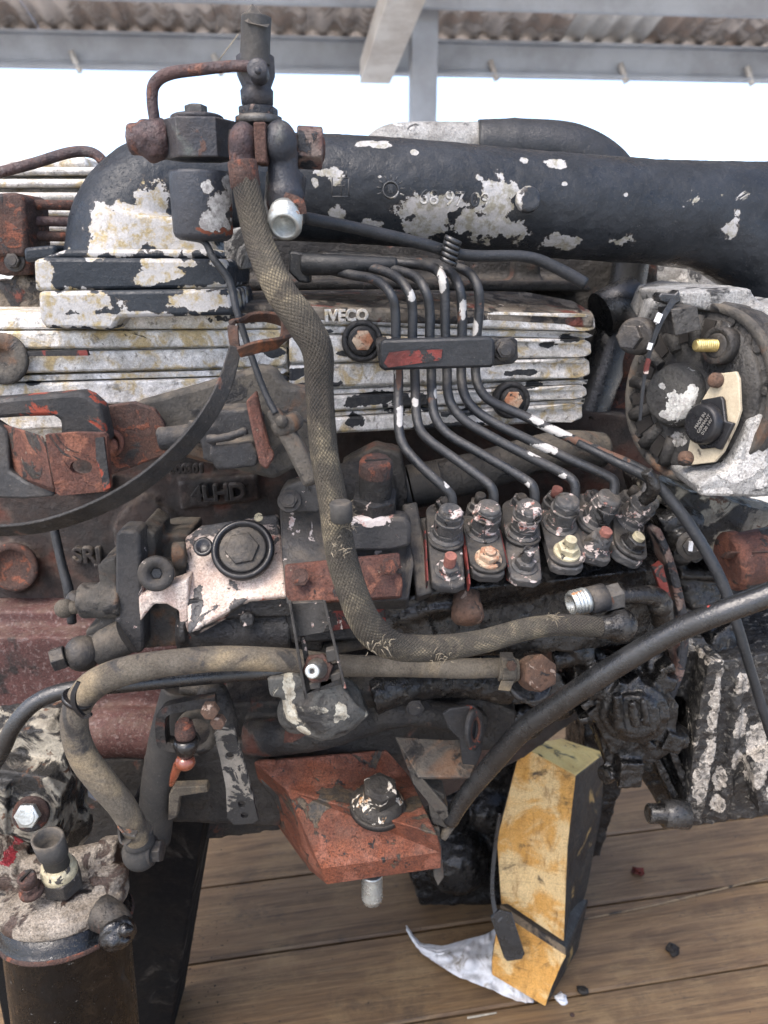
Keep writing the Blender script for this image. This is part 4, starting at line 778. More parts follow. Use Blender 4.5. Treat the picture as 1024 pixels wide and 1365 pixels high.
b = MB(); b.ball(P(480, 655, .62), 45, sc=(1.1, .7, 1)); b.plate([(455, 620), (500, 596), (535, 604), (545, 660), (535, 700), (455, 700)], .625, .03); b.obj('adapter_casting', 'cast_dark', E, remesh=.0025, smooth=4, disp=.001)
axv = V(.03, -.30, 1)
b = MB(); q = P(500, 668, .565); b.hexn(q, axv, -30, 12, 32, rot=.35, ch=.1); b.lathe(q, axv, [(-38, 36), (-30, 36)], 24); b.obj('plug_hex', 'pump_black', E, bevel=.001)
b = MB(); b.lathe(q, axv, [(8, 23), (12, 22), (48, 22), (60, 21), (63, 18.5)], 32); 
o = b.obj('plug_cap', 'pump_black', E, bevel=.001)
b = MB(); b.lathe(q, axv, [(44, 22.3), (60, 21.4), (63.4, 18.8), (63.6, .1)], 32, capped=(False, True)); o = b.obj('cap_crown', 'rust_brown', E)
b = MB(); b.box(q+axv.normalized()*S(q)*63.6, (.0085, .0011, .0006), Matrix.Rotation(.2, 3, 'Z')); b.obj('screw_slot', 'debris', E)
b = MB(); b.plate([(440, 702), (465, 690), (540, 690), (548, 700), (548, 728), (520, 736), (440, 735)], .548, .02); b.obj('gasket_face', 'plate_chipped', E, bevel=.003)
# rusty bar
b = MB(); b.slab([[P(379, 752, .535), P(533, 736, .535), P(537, 780, .520), P(536, 797, .520), P(388, 806, .517), P(380, 792, .52)]], V(0, .012, -.006)); bar = b.obj('cross_bar', 'rust_red', E, bevel=.002, disp=0)
bolt('bar_bolt', P(401, 770, .523), V(0, -.8, .5), 13, 'rust_brown', bar, h=4); bolt('bar_bolt', P(519, 756, .523), V(0, -.8, .5), 13, 'rust_brown', bar, h=4)
# U bracket with bolt
b = MB(); b.plate([(386, 804), (432, 802), (441, 842), (395, 850)], .497, .004); b.plate([(400, 851), (406, 850), (416, 905), (410, 908)], .497, .004); b.plate([(404, 896), (452, 886), (456, 905), (408, 926)], .495, .004)
for (x0, y0, x1, y1) in ((384, 800, 406, 932), (430, 800, 458, 918)):
    b.slab([[P(x0, y0, .487), P(x1, y1, .487), P(x1, y1, .507), P(x0, y0, .507)]], V(.0022, 0, 0))
b.plate([(404, 912), (457, 900), (458, 912), (407, 926)], .495, .006)
b.obj('channel_bracket', 'flange_grey', E, bevel=.0007)
for pts in ([(412, 912), (426, 908), (427, 918), (414, 920)], [(440, 900), (454, 896), (455, 906), (442, 910)], [(434, 868), (450, 864), (452, 880), (436, 884)]):
    b = MB(); b.plate(pts, .489, .006); b.obj('rubber_pad', 'rubber_dusty', E, bevel=.0008)
q = P(425, 890, .494); ax = V(-.12, -.85, .35)
b = MB(); b.hexn(q, ax, 0, 10, 21, rot=.2); b.obj('bracket_nut', 'rust_brown', E, bevel=.0008)
b = MB(); b.lathe(q, ax, [(8, 14), (13, 14), (15, 11), (24, 11), (25, 9), (38, 9), (40, 8), (40, 3), (36, 2.5)], 20); b.obj('bracket_stud', 'steel_dull', E)
b = MB(); b.lathe(q, ax, [(28, 9.5), (40, 9.5), (41, 8.5), (41, 3.6), (38, 3.2)], 20, capped=(False, False)); b.obj('stud_tip', 'steel_bright', E)

# --- in-line injection pump
axp = V(.09, -.42, .90).normalized(); axr = V(1, .10, -.06).normalized()
b = MB()
b.slab([[P(545, 690, .615), P(840, 655, .66), P(885, 700, .64), (P(893, 758, .60)), P(572, 792, .545), P(556, 760, .56)]], V(0, .03, -.05))
b.plate([(572, 786, .553), (720, 776, .565), (893, 756, .60), (900, 850, .61), (760, 870, .58), (540, 880, .565), (520, 840, .56)], .55, .09)
b.plate([(505, 812), (560, 790), (580, 850), (510, 862)], .555, .07)
b.lathe(P(545, 835, .56), V(0, -1, .2), [(-8, 26), (6, 24)], 20)
for i in range(5): b.ball(P(600+62*i, 818-4*i, .578+.008*i), 30, sc=(1, .5, .9))
b.tube([P(500, 835, .56), P(580, 810, .555), P(640, 812, .56)], [10, 9, 8])
b.obj('injection_pump_body', 'greasy', E, remesh=.0022, smooth=2, disp=.004, dsize=.012)
b = MB(); b.slab([[P(536, 672, .60), P(556, 668, .60), P(578, 790, .536), P(556, 796, .536)]], V(0, .03, -.02)); b.obj('pump_end_plate', 'plate_chipped', E, bevel=.002)
b = MB(); b.slab([[P(548, 692, .60), P(600, 686, .60), P(620, 786, .545), P(576, 790, .543)]], V(0, .02, -.01)); b.obj('pump_top_face', 'flange_grey', E, bevel=.001, disp=0)
UN = [(601, 682, .552), (651, 677, .560), (706, 676, .568), (757, 668, .577), (803, 662, .587), (850, 662, .597)]
SD = [(599, 752, .530, 'a'), (654, 735, .540, 'rusty'), (703, 742, .545, 'a'), (760, 724, .556, 'zinc'), (806, 712, .568, 'redstud'), (855, 712, .575, 'blob')]
for i, ((x, y, yy), (sx, sy, syy, kind)) in enumerate(zip(UN, SD)):
    lab = ['first', 'second', 'third', 'fourth', 'fifth', 'sixth'][i]
    top = P(x, y, yy); k = S(top); base = top - axp*(50*k)
    el = bpy.data.objects.new('pump_element', None); COL.objects.link(el); el.location = base; put(el, E)
    tl = [V(.0, 0, 0), V(.02, 0, 0), V(0, 0, 0), V(0, 0, 0), V(.22, 0, 0), V(.35, 0, 0)][i]; ax = (axp+tl).normalized()
    hr = rnd.uniform(0, 1)
    b = MB(); b.lathe(base, ax, [(-12, 24), (8, 24), (10, 19), (17, 19)], 28, k); b.hexn(base, ax, 16, 34, 19.5, k, rot=hr, ch=.1)
    b.lathe(base, ax, [(33, 17), (36, 17)], 24, k); b.obj('valve_holder', 'union_metal', el, bevel=.0006)
    b = MB(); b.hexn(base, ax, 35, 49, 19, k, rot=hr+.4, ch=.16); b.lathe(base, ax, [(48, 16.5), (52, 15.5), (54, 13), (54, 7)], 28, k); b.lathe(base, ax, [(34, 19.8), (38, 19.8)], 24, k)
    b.obj('union_nut', 'union_metal' if i < 5 else 'union_metal', el, bevel=.0006)
    # slotted flange: long oval in the plane across the axis
    fr = (P(sx, sy, syy) - base); fr = (fr - ax*fr.dot(ax)); L = fr.length/k; fd = fr.normalized(); sd_ = ax.cross(fd)
    o1, o2 = (max(22, L*1.0), L*1.0); pts = []
    rf = 27; lo = L+3 if i % 2 else 8; hi = L*.2 if i % 2 else L*.75
    cA = base + fd*(lo*k); cB = base - fd*(hi*k)
    for j in range(13): a = -math.pi/2+math.pi*j/12; pts.append(cA + (fd*math.cos(a)*.8+sd_*math.sin(a))*(rf*k*.92))
    for j in range(13): a = math.pi/2+math.pi*j/12; pts.append(cB + (fd*math.cos(a)*.8+sd_*math.sin(a))*(rf*k*.95))
    pts = [p + ax*(6*k) for p in pts]
    b = MB(); b.slab([pts], ax*(-5*k)); b.obj('element_flange', 'flange_grey', el, bevel=.0009)
    # block under the flange
    pts2 = [base + fd*(L*k*u) + sd_*(v*k) for u, v in ((-.75, -25), (1.32, -22), (1.45, -12), (1.45, 12), (1.32, 22), (-.75, 25))]
    b = MB(); b.slab([[p - ax*(1*k) for p in pts2]], ax*(-14*k)); b.obj('element_block', 'union_metal' if i > 1 else 'plate_chipped', el, bevel=.0015)
    if i < 2:
        for sg in (1, -1):
            b = MB(); b.slab([[base+fd*(u*L*k)+sd_*(sg*26.5*k)+ax*(v*k) for u, v in ((-.2, 0), (1.35, 0), (1.35, -14), (-.2, -14))]], sd_*(sg*k*2))
            b.obj('element_side', 'red_chip', el)
    st_ = base + fd*(L*k) + ax*((7 if i % 2 else -1)*k); m = {'a': 'union_metal', 'rusty': 'nut_rusty_bright', 'zinc': 'zinc_yellow', 'redstud': 'union_metal', 'blob': 'greasy'}[kind]
    b = MB(); b.lathe(st_, ax, [(-8, 19), (2, 18), (3, 15)], 22, k); b.hexn(st_, ax, 1, 12, 14.5, k, rot=hr*2, ch=.14); b.obj('stud_nut', m, el, bevel=.0005)
    b = MB(); pr = [(8, 8)]
    hh = {'a': 30, 'rusty': 16, 'zinc': 24, 'redstud': 34, 'blob': 18}[kind]
    for q_ in range(4): pr += [(10+(hh-10)*q_/4, 8.3), (10+(hh-10)*(q_+.5)/4, 7.4)]
    pr += [(hh-1, 8.3), (hh, 7)]
    b.lathe(st_, ax, pr, 16, k); b.obj('stud', {'a': 'stud_red' if i == 0 else 'union_metal', 'rusty': 'nut_rusty_bright', 'zinc': 'zinc_yellow', 'redstud': 'stud_red', 'blob': 'zinc_yellow'}[kind], el)
    if kind == 'redstud': b = MB(); b.lathe(st_, ax, [(-16, 20), (6, 17), (14, 15), (26, 12)], 20, k); b.obj('stud_sleeve', 'union_metal', el, disp=.001)
    # rear stud
    rs = base - fd*(L*.92*k) + ax*(4*k)
    b = MB(); b.lathe(rs, ax, [(-12, 15), (2, 15), (3, 12)], 20, k); b.hexn(rs, ax, 2, 13, 13, k, rot=hr); b.obj('rear_nut', 'union_metal', el, bevel=.0005)
    b = MB(); b.lathe(rs, ax, [(10, 7.5), (26 if i in (1, 3, 5) else 17, 7.5), (27 if i in (1, 3, 5) else 18, 6)], 16, k); b.obj('rear_stud', 'stud_red' if i == 3 else 'bolt_dark', el)
# fuel gallery tube behind the unions, with ribbed bellows
b = MB(); b.tube([P(545, 648, .66), P(640, 628, .67), P(740, 600, .68), P(800, 600, .70)], [28, 27, 25, 24], seg=24); b.obj('coolant_tube', 'grime_grey', E, bevel=0)
b = MB()
pr = []
for i in range(12): pr += [(i*3.6, 30), (i*3.6+1.8, 27)]
b.lathe(P(548, 650, .652), V(1, .06, .22), pr, 28); b.lathe(P(536, 654, .65), V(1, .06, .22), [(-14, 28), (10, 30)], 24); b.obj('ribbed_sleeve', 'rubber_dusty', E)
# dome plug on the pump front
b = MB(); b.lathe(P(622, 800, .553), V(.02, -.55, -.6), [(-10, 18), (6, 19), (10, 21), (24, 22), (30, 18), (33, 10), (33.5, .1)], 28); b.obj('dome_plug', 'bolt_rust', E)
# right threaded outlet
b = MB(); q = P(770, 803, .545); axo = V(-1, -.32, -.12); pr = [(-14, 17)]
for i in range(4): pr += [(-10+i*5, 18), (-8.5+i*5, 18), (-7+i*5, 15.5)]
pr += [(10, 16), (11, 15), (11, 11.5), (0, 11), (0, .1)]
b.lathe(q, axo, pr, 28); b.obj('threaded_port', 'steel_bright', E)
b = MB(); q = P(786, 801, .550); b.lathe(q, axo, [(-22, 19), (2, 19), (4, 16)], 24); b.obj('port_collar', 'plate_chipped', E)
b = MB(); b.hexn(P(812, 797, .557), axo, -14, 14, 19, rot=.55, ch=.05); b.obj('port_hex', 'steel_dull', E, bevel=.0006)
b = MB(); b.tube([P(826, 795, .56), P(860, 793, .565), P(878, 800, .57), P(884, 828, .575)], [11, 13, 15, 15], seg=18); b.ball(P(880, 806, .57), 17); b.obj('port_pipe', 'greasy', E, disp=.001)
# flange on the pump's right
b = MB(); b.ribbon([P(868, 700, .60), P(885, 740, .60), P(898, 790, .60), P(905, 840, .60), P(900, 890, .60), P(885, 930, .60)], [8, 10, 12, 13, 12, 10], 40); b.obj('mounting_flange', 'rust_patched', E, bevel=.002)
b = MB(); b.plate([(872, 760), (884, 752), (896, 800), (890, 815)], .575, .01); b.obj('flange_chip', 'red_chip', E, bevel=.001)
# cluttered castings right of the pump
b = MB()
b.plate([(870, 660), (1060, 700), (1060, 900), (900, 900), (895, 760)], .68, .1)
b.tube([P(880, 700, .62), P(910, 690, .62), P(930, 700, .62)], 16); 
for (x, y, r) in ((932, 790, 26), (905, 735, 18), (905, 850, 22), (958, 855, 20), (915, 820, 12), (940, 830, 10), (890, 775, 10)): b.lathe(P(x, y, .63), V(rnd.uniform(-.3, .3), -1, .3), [(-20, r*1.3), (0, r*1.15), (8, r), (16, r*.9), (18, r*.6)], 14)
for i in range(16): b.box(P(rnd.uniform(885, 970), rnd.uniform(700, 870), .64), (rnd.uniform(.003, .009), .016, rnd.uniform(.003, .009)), Matrix.Rotation(rnd.uniform(-1, 1), 3, 'Y'))
b.tube([P(890, 730, .62), P(905, 715, .61), P(930, 718, .61)], 9); b.tube([P(905, 765, .62), P(960, 768, .62)], 7)
b.plate([(880, 690), (900, 684), (910, 720), (890, 735)], .62, .04)
b.obj('timing_case', 'greasy_specked', E, remesh=.0018, smooth=1, disp=.003, dsize=.009)
b = MB(); b.plate([(870, 640), (920, 655), (1060, 690), (1060, 720), (975, 740), (965, 765), (950, 745), (915, 690), (872, 668)], .635, .05)
b.obj('case_top', 'bracket_cream', E, remesh=.0022, smooth=3, disp=.006, dsize=.02)
bolt('case_bolt', P(922, 727, .60), V(-.2, -1, .2), 13, 'bolt_dark', E, h=8, washer=20)
b = MB(); b.box(P(921, 728, .583), (.0015, .001, .004)); b.obj('white_chip', 'cloth', E)
b = MB(); b.lathe(P(992, 745, .58), V(1, .1, .15), [(-24, 36), (-20, 40), (-8, 40), (-6, 36), (90, 38)], 28); b.obj('red_pipe_end', 'rust_red', E, disp=.001)
b = MB(); b.slab([[P(962, 732, .6), P(1060, 680, .6), P(1060, 735, .56), P(975, 736, .56)]], V(0, .01, -.01)); b.obj('pipe_shroud', 'rust_brown', E, bevel=.002)
# --- flywheel side housing, lower right
b = MB(); b.plate([(945, 885), (1080, 860), (1080, 1080), (1010, 1090), (925, 1102), (912, 1098), (916, 1050), (930, 960)], .60, .10)
b.plate([(946, 882), (966, 880), (955, 1000), (936, 1100), (914, 1100), (930, 960)], .585, .03)
b.plate([(900, 850), (940, 850), (935, 930), (900, 930)], .615, .06)
b.plate([(1002, 1020), (1060, 1000), (1060, 1080), (1012, 1085)], .58, .04); b.tube([P(985, 900, .6), P(975, 1000, .6), P(960, 1090, .6)], 8)
b.obj('gear_housing', 'housing_flaked', E, remesh=.002, smooth=1, disp=.004, dsize=.008)
b = MB()
b.plate([(795, 915), (880, 905), (905, 940), (900, 1000), (870, 1020), (815, 1005), (795, 965)], .585, .08)
b.lathe(P(846, 950, .575), V(-.25, -1, .1), [(-20, 46), (4, 44), (6, 38), (6, 34), (14, 32), (16, 28)], 24)
b.plate([(765, 890), (800, 870), (830, 880), (835, 930), (790, 950), (765, 930)], .60, .06); b.lathe(P(800, 903, .59), V(0, -1, .2), [(0, 26), (8, 24), (10, 18)], 8)
b.plate([(800, 985), (845, 1000), (850, 1040), (828, 1048), (808, 1020)], .60, .06); b.box(P(836, 1022, .59), (.010, .014, .013)); b.lathe(P(812, 1030, .60), V(-.8, -.6, 0), [(0, 14), (12, 13)], 6)
b.plate([(830, 960), (900, 950), (925, 1010), (915, 1090), (885, 1085), (850, 1030)], .615, .06)
for (x, y, yy, r) in ((745, 930, .64, 26), (700, 960, .66, 22), (875, 885, .60, 20), (775, 862, .60, 20), (905, 985, .59, 14)): b.lathe(P(x, y, yy), V(rnd.uniform(-.3, .3), -1, .3), [(-20, r*1.3), (-4, r*1.3), (0, r), (10, r*.9), (12, r*.6)], 12); 
for i in range(26):
    x = rnd.uniform(775, 905); y = rnd.uniform(865, 1010 if x > 835 else 950); b.box(P(x, y, rnd.uniform(.585, .62)), (rnd.uniform(.003, .010), .012, rnd.uniform(.003, .009)), Matrix.Rotation(rnd.uniform(-1, 1), 3, 'Y'))
b.tube([P(822, 925, .567), P(826, 972, .567)], 8); b.tube([P(842, 935, .552), P(848, 968, .552)], 6); b.tube([P(856, 932, .555), P(862, 966, .555)], 5)
b.slab([[P(868, 1010, .595), P(878, 1006, .595), P(915, 1080, .595), P(905, 1084, .595)]], V(0, .03, 0)); b.slab([[P(892, 1004, .595), P(902, 1000, .595), P(922, 1050, .595), P(915, 1060, .595)]], V(0, .03, 0))
b.tube([P(738, 880, .60), P(790, 870, .6)], 14); b.lathe(P(722, 915, .60), V(0, -1, .1), [(0, 30), (8, 30)], 20)
b.obj('front_cover_casting', 'greasy', E, remesh=.0016, smooth=2, disp=.0035, dsize=.010)
b = MB(); b.lathe(P(905, 1085, .585), V(-1, -.1, .1), [(-10, 20), (22, 18), (24, 13), (42, 13), (44, 10)], 20); b.obj('drain_bolt', 'greasy', E)
# lower pump nose and beam
b = MB(); b.tube([P(395, 915, .56), P(430, 945, .56), P(470, 920, .565)], [22, 42, 40]); b.ball(P(430, 938, .56), 50, sc=(1.1, .8, .9)); b.ball(P(395, 950, .565), 26, sc=(1, .8, 1.2)); b.plate([(355, 905), (400, 900), (402, 935), (360, 930)], .555, .04)
b.obj('pump_nose', 'cast_cream', E, remesh=.002, smooth=3, disp=.002, dsize=.01)
b = MB(); b.tube([P(330, 985, .62), P(430, 975, .61), P(540, 950, .60), P(640, 965, .62)], [26, 24, 18, 20]); b.plate([(290, 940), (380, 935), (500, 960), (640, 930), (690, 950), (680, 1000), (330, 1020), (290, 990)], .63, .06)
b.lathe(P(553, 942, .605), V(0, -1, .1), [(-10, 22), (8, 20), (9, 17)], 20); b.ball(P(490, 915, .60), 34, sc=(1.3, .8, .8))
b.obj('lower_beam', 'cast_dark', E, remesh=.0022, smooth=3, disp=.002, dsize=.015)
b = MB(); b.plate([(380, 972), (470, 958), (485, 965), (400, 990), (378, 990)], .597, .006); b.obj('red_smear', 'rust_red', E, disp=.002)
bolt('lug_bolt', P(553, 942, .592), V(0, -1, .15), 13, 'bolt_dark', E, h=5)
b = MB(); b.tube([P(495, 925, .595), P(530, 915, .60), P(600, 905, .62), P(680, 912, .63)], [30, 26, 24, 28]); b.plate([(450, 890), (700, 870), (700, 940), (480, 945)], .64, .05); b.obj('pump_lower_body', 'greasy_specked', E, remesh=.0022, smooth=2, disp=.003, dsize=.01)
# pipes low centre
b = MB(); b.tube([P(330, 873, .59), P(450, 862, .585), P(560, 842, .58), P(640, 828, .58)], [9, 9, 8, 8], seg=14); b.obj('feed_pipe', 'hose_grey', E)
# --- red engine mount
A = P(338, 1016, .60); B_ = P(515, 999, .63); C_ = P(546, 1034, .62); D_ = P(384, 1052, .585); Em = P(582, 1112, .535); F_ = P(588, 1158, .548); Gm = P(436, 1180, .548); Hm = P(428, 1158, .545); 
A2 = P(350, 1040, .65); Ctr = P(498, 1090, .56); I_ = P(352, 1075, .66)
zt = V(0, .01, -.022)
b = MB()
vs = [A, B_, C_, D_, Em, P(588, 1136, .545), Hm, F_, Gm, I_, P(412, 1160, .62)]
b.poly(vs, [(0, 3, 2, 1), (3, 4, 2), (3, 6, 5, 4), (6, 8, 7, 5), (0, 9, 10, 8, 6, 3)])
o = b.obj('engine_mount', 'mount_red', E, noweld=True); q = o.modifiers.new('t', 'SOLIDIFY'); q.thickness = .007; q.offset = -1 ; q2_ = o.modifiers.new('b', 'BEVEL'); q2_.width = .002; q2_.segments = 3; q2_.limit_method = 'ANGLE'
mount = o
pn = (Em-D_).cross(C_-D_).normalized()
pn = V(.10, -.24, 1).normalized()
qb = P(503, 1078, .570)+pn*.004
b = MB(); b.lathe(qb, pn, [(-3, 38), (3, 37), (4, 36)], 36); b.obj('mount_washer', 'cast_dark', mount)
b = MB(); b.lathe(qb, pn, [(3, 35), (8, 34), (16, 28), (18, 25)], 36); b.hexn(qb, pn, 14, 40, 24, rot=.2, ch=.15); b.lathe(qb, pn, [(39, 17), (41, 16), (41.5, 8)], 20); b.obj('mount_bolt', 'zinc_yellow', mount, bevel=.001)
mat('bolt_grime', (.075, .068, .058), (.05, .046, .042), sc=90, rough=.5, bump=.7, metal=.2, layers=(dict(c=(.62, .58, .50), c2=(.48, .25, .10), csc=160, clo=.48, chi=.6, thr=.605, sc=75, rough=.7, h=.3),))
for c_ in mount.children:
    if c_.name.startswith('mount_bolt'): c_.data.materials[0] = MATS['bolt_grime']
pr = [(-4, 14)]
for i in range(9): pr += [(i*4, 14.5), (i*4+2, 13)]
pr += [(38, 13), (40, 10)]
b = MB(); b.lathe(P(496, 1168, .565), V(0, -.1, -1), pr, 20); b.obj('mount_stud', 'steel_bright', mount)
b = MB(); b.plate([(345, 1040), (388, 1062), (425, 1150), (395, 1120), (372, 1080)], .61, .03); b.obj('mount_rib', 'cast_dark', mount, bevel=.003)
# grey bracket right of the mount
b = MB(); b.slab([[P(527, 982, .58), P(594, 986, .585), P(645, 985, .59), P(628, 1036, .55), P(558, 1036, .545)]], V(0, .002, -.004)); b.plate([(528, 984, .58), (560, 1036, .545), (597, 1078, .55), (600, 1106, .56), (588, 1090, .56), (552, 1045, .55)], .55, .004); b.obj('stay_bracket', 'grime_grey', E, bevel=.001)
b = MB(); b.plate([(590, 952), (600, 945), (632, 941), (640, 950), (646, 975), (642, 1005), (630, 1034), (618, 1030), (612, 985), (598, 972)], .562, .004); 
q = P(631, 972, .556); b.lathe(q, V(.75, -.6, .1), [(-2, 20), (4, 20), (5, 17), (5, 12), (-2, 11)], 28, sy=1.5); b.obj('stay_ear', 'bracket_band', E, bevel=.001)
b = MB(); b.lathe(q, V(.75, -.6, .1), [(2, 14), (4, 14), (4, 9), (2, 9)], 24, sy=1.6, capped=(False, False)); b.obj('rust_ring', 'rust_red', E)
b = MB(); b.plate([(566, 1045), (592, 1060), (599, 1090), (596, 1105), (576, 1098)], .56, .02); b.plate([(577, 1105), (586, 1105), (592, 1170), (584, 1182), (578, 1168)], .56, .006); b.obj('stay_foot', 'grime_grey', E, bevel=.001)
b = MB(); b.tube([P(612, 1080, .57), P(600, 1100, .565), P(590, 1118, .56)], [8, 7, 5]); b.obj('cut_pipe_stub', 'hose_tan', E)
# --- hoses
def braidfn(a, L, t):
    u1 = abs(math.sin(12*a+1000*L)); u2 = abs(math.sin(12*a-1000*L)); w_ = min(u1*u2*2, 1)
    return .985+.05*w_+.05*noise.noise(V(math.cos(a)*2, math.sin(a)*2, L*40))+.03*noise.noise(V(L*25, 3, 0))
hp = [(325, 232, .535), (335, 280, .53), (348, 330, .52), (372, 385, .50), (405, 432, .49), (423, 468, .487), (426, 520, .487), (432, 600, .485), (444, 670, .48), (455, 740, .472), (474, 800, .468), (497, 842, .472), (530, 862, .482), (580, 864, .492), (640, 856, .50), (700, 839, .512), (745, 833, .52), (798, 836, .53)]
b = MB(); b.tube([P(*q) for q in hp], [17, 18, 19, 20, 22, 20, 18, 18, 19, 20, 20, 21, 18, 17, 15.5, 14.5, 14, 13.5], seg=96, sub=56, fn=braidfn); o = b.obj('braided_hose', 'braid', E); bh = o
# frayed strands
b = MB(); rr = random.Random(3)
for (cx, cy, cz, n, sp) in ((463, 690, .463, 34, 16), (440, 690, .462, 16, 10), (735, 824, .505, 22, 12), (505, 862, .455, 20, 26), (450, 730, .458, 14, 14), (590, 880, .48, 14, 30)):
    for i in range(n):
        p = P(cx+rr.uniform(-sp*.6, sp*.6), cy+rr.uniform(-sp, sp)*(1 if cx < 480 else .3), cz); d = V(rr.uniform(-.3, 1), rr.uniform(-1, .1), rr.uniform(-.6, 1)).normalized()*rr.uniform(.002, .007)
        b.tube([p, p+d*.5+V(0, 0, .001), p+d+V(rr.uniform(-.002, .002), 0, rr.uniform(-.002, .002))], [.7, .6, .3], seg=4, sub=2)
b.obj('frayed_strand', 'strand', bh, kind='stuff')
b = MB(); b.lathe(P(455, 684, .458), V(.05, 0, -1), [(-16, 13), (-14, 15), (10, 15), (12, 13)], 20); b.obj('repair_sleeve', 'rubber_dusty', bh)
b = MB(); b.lathe(P(326, 238, .535), V(.1, 0, -1), [(-22, 18), (-20, 19.5), (10, 20), (12, 18)], 24); b.obj('hose_ferrule', 'rust_brown', bh)
b = MB(); b.lathe(P(802, 836, .532), V(1, .1, .02), [(-8, 15), (10, 16), (20, 20), (32, 22)], 20); b.ball(P(826, 834, .55), 24); b.obj('hose_end', 'greasy', bh, disp=.0015)
b = MB(); b.tube([P(*q) for q in ((668, 890, .555), (620, 891, .55), (560, 889, .55), (500, 888, .55), (440, 886, .54), (380, 880, .53), (300, 878, .52), (225, 884, .51), (165, 895, .50), (122, 915, .495), (102, 945, .49), (100, 975, .49), (112, 1010, .49), (138, 1045, .49), (163, 1075, .495), (180, 1105, .50), (186, 1122, .505))], [13, 13.5, 14, 14, 15, 16, 17, 18, 19.5, 20, 18.5, 18, 19, 19, 18, 17, 16], seg=28, sub=8, fn=lambda a, L, t: 1+.02*noise.noise(V(L*20, a, 0))); rh = b.obj('return_hose', 'hose_tan', E)
b = MB(); b.tube([P(*q) for q in ((-30, 1050, .50), (0, 1005, .50), (20, 965, .50), (50, 935, .505), (95, 919, .51), (170, 912, .52), (260, 903, .54), (330, 897, .56), (400, 892, .57))], 11, seg=18); b.obj('rubber_pipe', 'rubber_black', E)
b = MB(); b.ribbon([P(105, 909, .470), P(98, 925, .468), P(100, 942, .468), P(112, 955, .47), (P(122, 952, .47))], [5, 6, 6, 5, 4], 5, wdir=V(0, 1, 0)); b.lathe(P(104, 932, .49), V(.5, 0, 1), [(-3, 21), (3, 21)], 24); b.obj('cable_tie', 'black_plastic', rh)
b = MB(); q = P(677, 893, .552); b.lathe(q, V(1, 0, 0), [(-9, 15.5), (-8, 17), (9, 17), (10, 15.5)], 24); b.lathe(q, V(1, 0, 0), [(-13, 15), (14, 15)], 24); b.box(P(676, 880, .54), (.005, .006, .004)); b.slab([[P(668, 908, .54), P(686, 908, .54), P(680, 922, .54), P(664, 920, .54)]], V(0, .001, 0)); b.obj('hose_clamp', 'hose_tan', rh, bevel=.0005)
bolt('clamp_screw', P(680, 886, .53), V(.2, -1, .2), 7, 'bolt_rust', rh, h=6)
b = MB(); q = P(711, 897, .555); b.ball(q, 24); b.hexn(q, V(.25, -.8, .45), 4, 26, 25, rot=.3, ch=.2); b.obj('banjo_bolt', 'bolt_rust', E, bevel=.001)
b = MB(); b.lathe(P(708, 905, .565), V(.1, -.5, .5), [(-16, 30), (-6, 32), (-4, 28)], 24); b.obj('banjo_seat', 'greasy', E)
b = MB(); b.tube([P(*q) for q in ((1080, 765, .46), (1024, 793, .465), (960, 817, .47), (900, 842, .48), (840, 876, .49), (790, 908, .50), (740, 942, .515), (695, 975, .53), (655, 1020, .545), (620, 1062, .555), (600, 1095, .56))], [16, 16, 16, 15.5, 15.5, 15.5, 15, 14.5, 13.5, 12, 10.5], seg=28); o = b.obj('large_rubber_pipe', 'rubber_black', E)
b = MB(); b.tube([P(*q) for q in ((770, 590, .60), (820, 615, .585), (868, 640, .57), (905, 680, .56), (937, 728, .55), (962, 775, .54), (982, 830, .53), (1000, 890, .525), (1030, 985, .52), (1050, 1020, .52))], [5, 6, 7.5, 8, 8, 8, 7, 6.5, 6.5, 6], seg=14); b.obj('wiring_sleeve', 'line_dark', E)
b = MB(); b.tube([P(862, 628, .56), P(872, 650, .56), P(858, 668, .57)], [8, 9, 8], fn=lambda a, L, t: 1+.3*noise.noise(V(a*2, L*200, 0))); b.obj('wire_twist', 'greasy', E)

# --- lower left: link bracket with ball stud, drilled strip, filter
b = MB(); b.tube([P(237, 915, .60), P(222, 980, .60), P(212, 1050, .60), P(205, 1120, .60)], [20, 22, 24, 22], seg=24); b.obj('breather_hose', 'rubber_dusty', E)
b = MB()
for pts in (((288, 932, .54), (240, 940, .535), (222, 946, .53), (217, 956, .53), (217, 978, .53), (222, 990, .53), (245, 992, .53), (262, 985, .53)),): b.ribbon([P(*q) for q in pts], 13, 22, wdir=V(.0, 1, -.2))
b.obj('clevis', 'cast_dark', E, bevel=.001)
b = MB(); b.lathe(P(281, 945, .525), V(0, -1, .1), [(0, 13), (10, 12), (11, 9)], 6); b.lathe(P(292, 960, .53), V(0, -1, .1), [(0, 11), (10, 10), (11, 8)], 6); b.obj('clevis_nut', 'bolt_rust', E, bevel=.0005)
b = MB(); b.ball(P(283, 925, .56), 20); b.tube([P(240, 915, .57), P(262, 918, .57), P(290, 915, .57)], [10, 10, 16]); b.tube([P(285, 920, .56), P(300, 955, .555), P(305, 985, .555)], [18, 16, 14]); b.obj('pivot_casting', 'cast_dark', E, remesh=.002, smooth=3, disp=.002)
b = MB(); q = P(247, 978, .52); b.lathe(q, V(0, -.1, 1), [(-8, 12), (0, 14), (8, 13), (9, 12), (16, 12), (17, 8), (22, 7)], 6*3); b.obj('ball_stud', 'rust_brown', E)
b = MB(); b.lathe(P(248, 992, .518), V(0, -.1, -1), [(-8, 15), (0, 17), (12, 13), (18, 9)], 20, ); b.obj('ball_boot', 'black_wet', E, disp=.001)
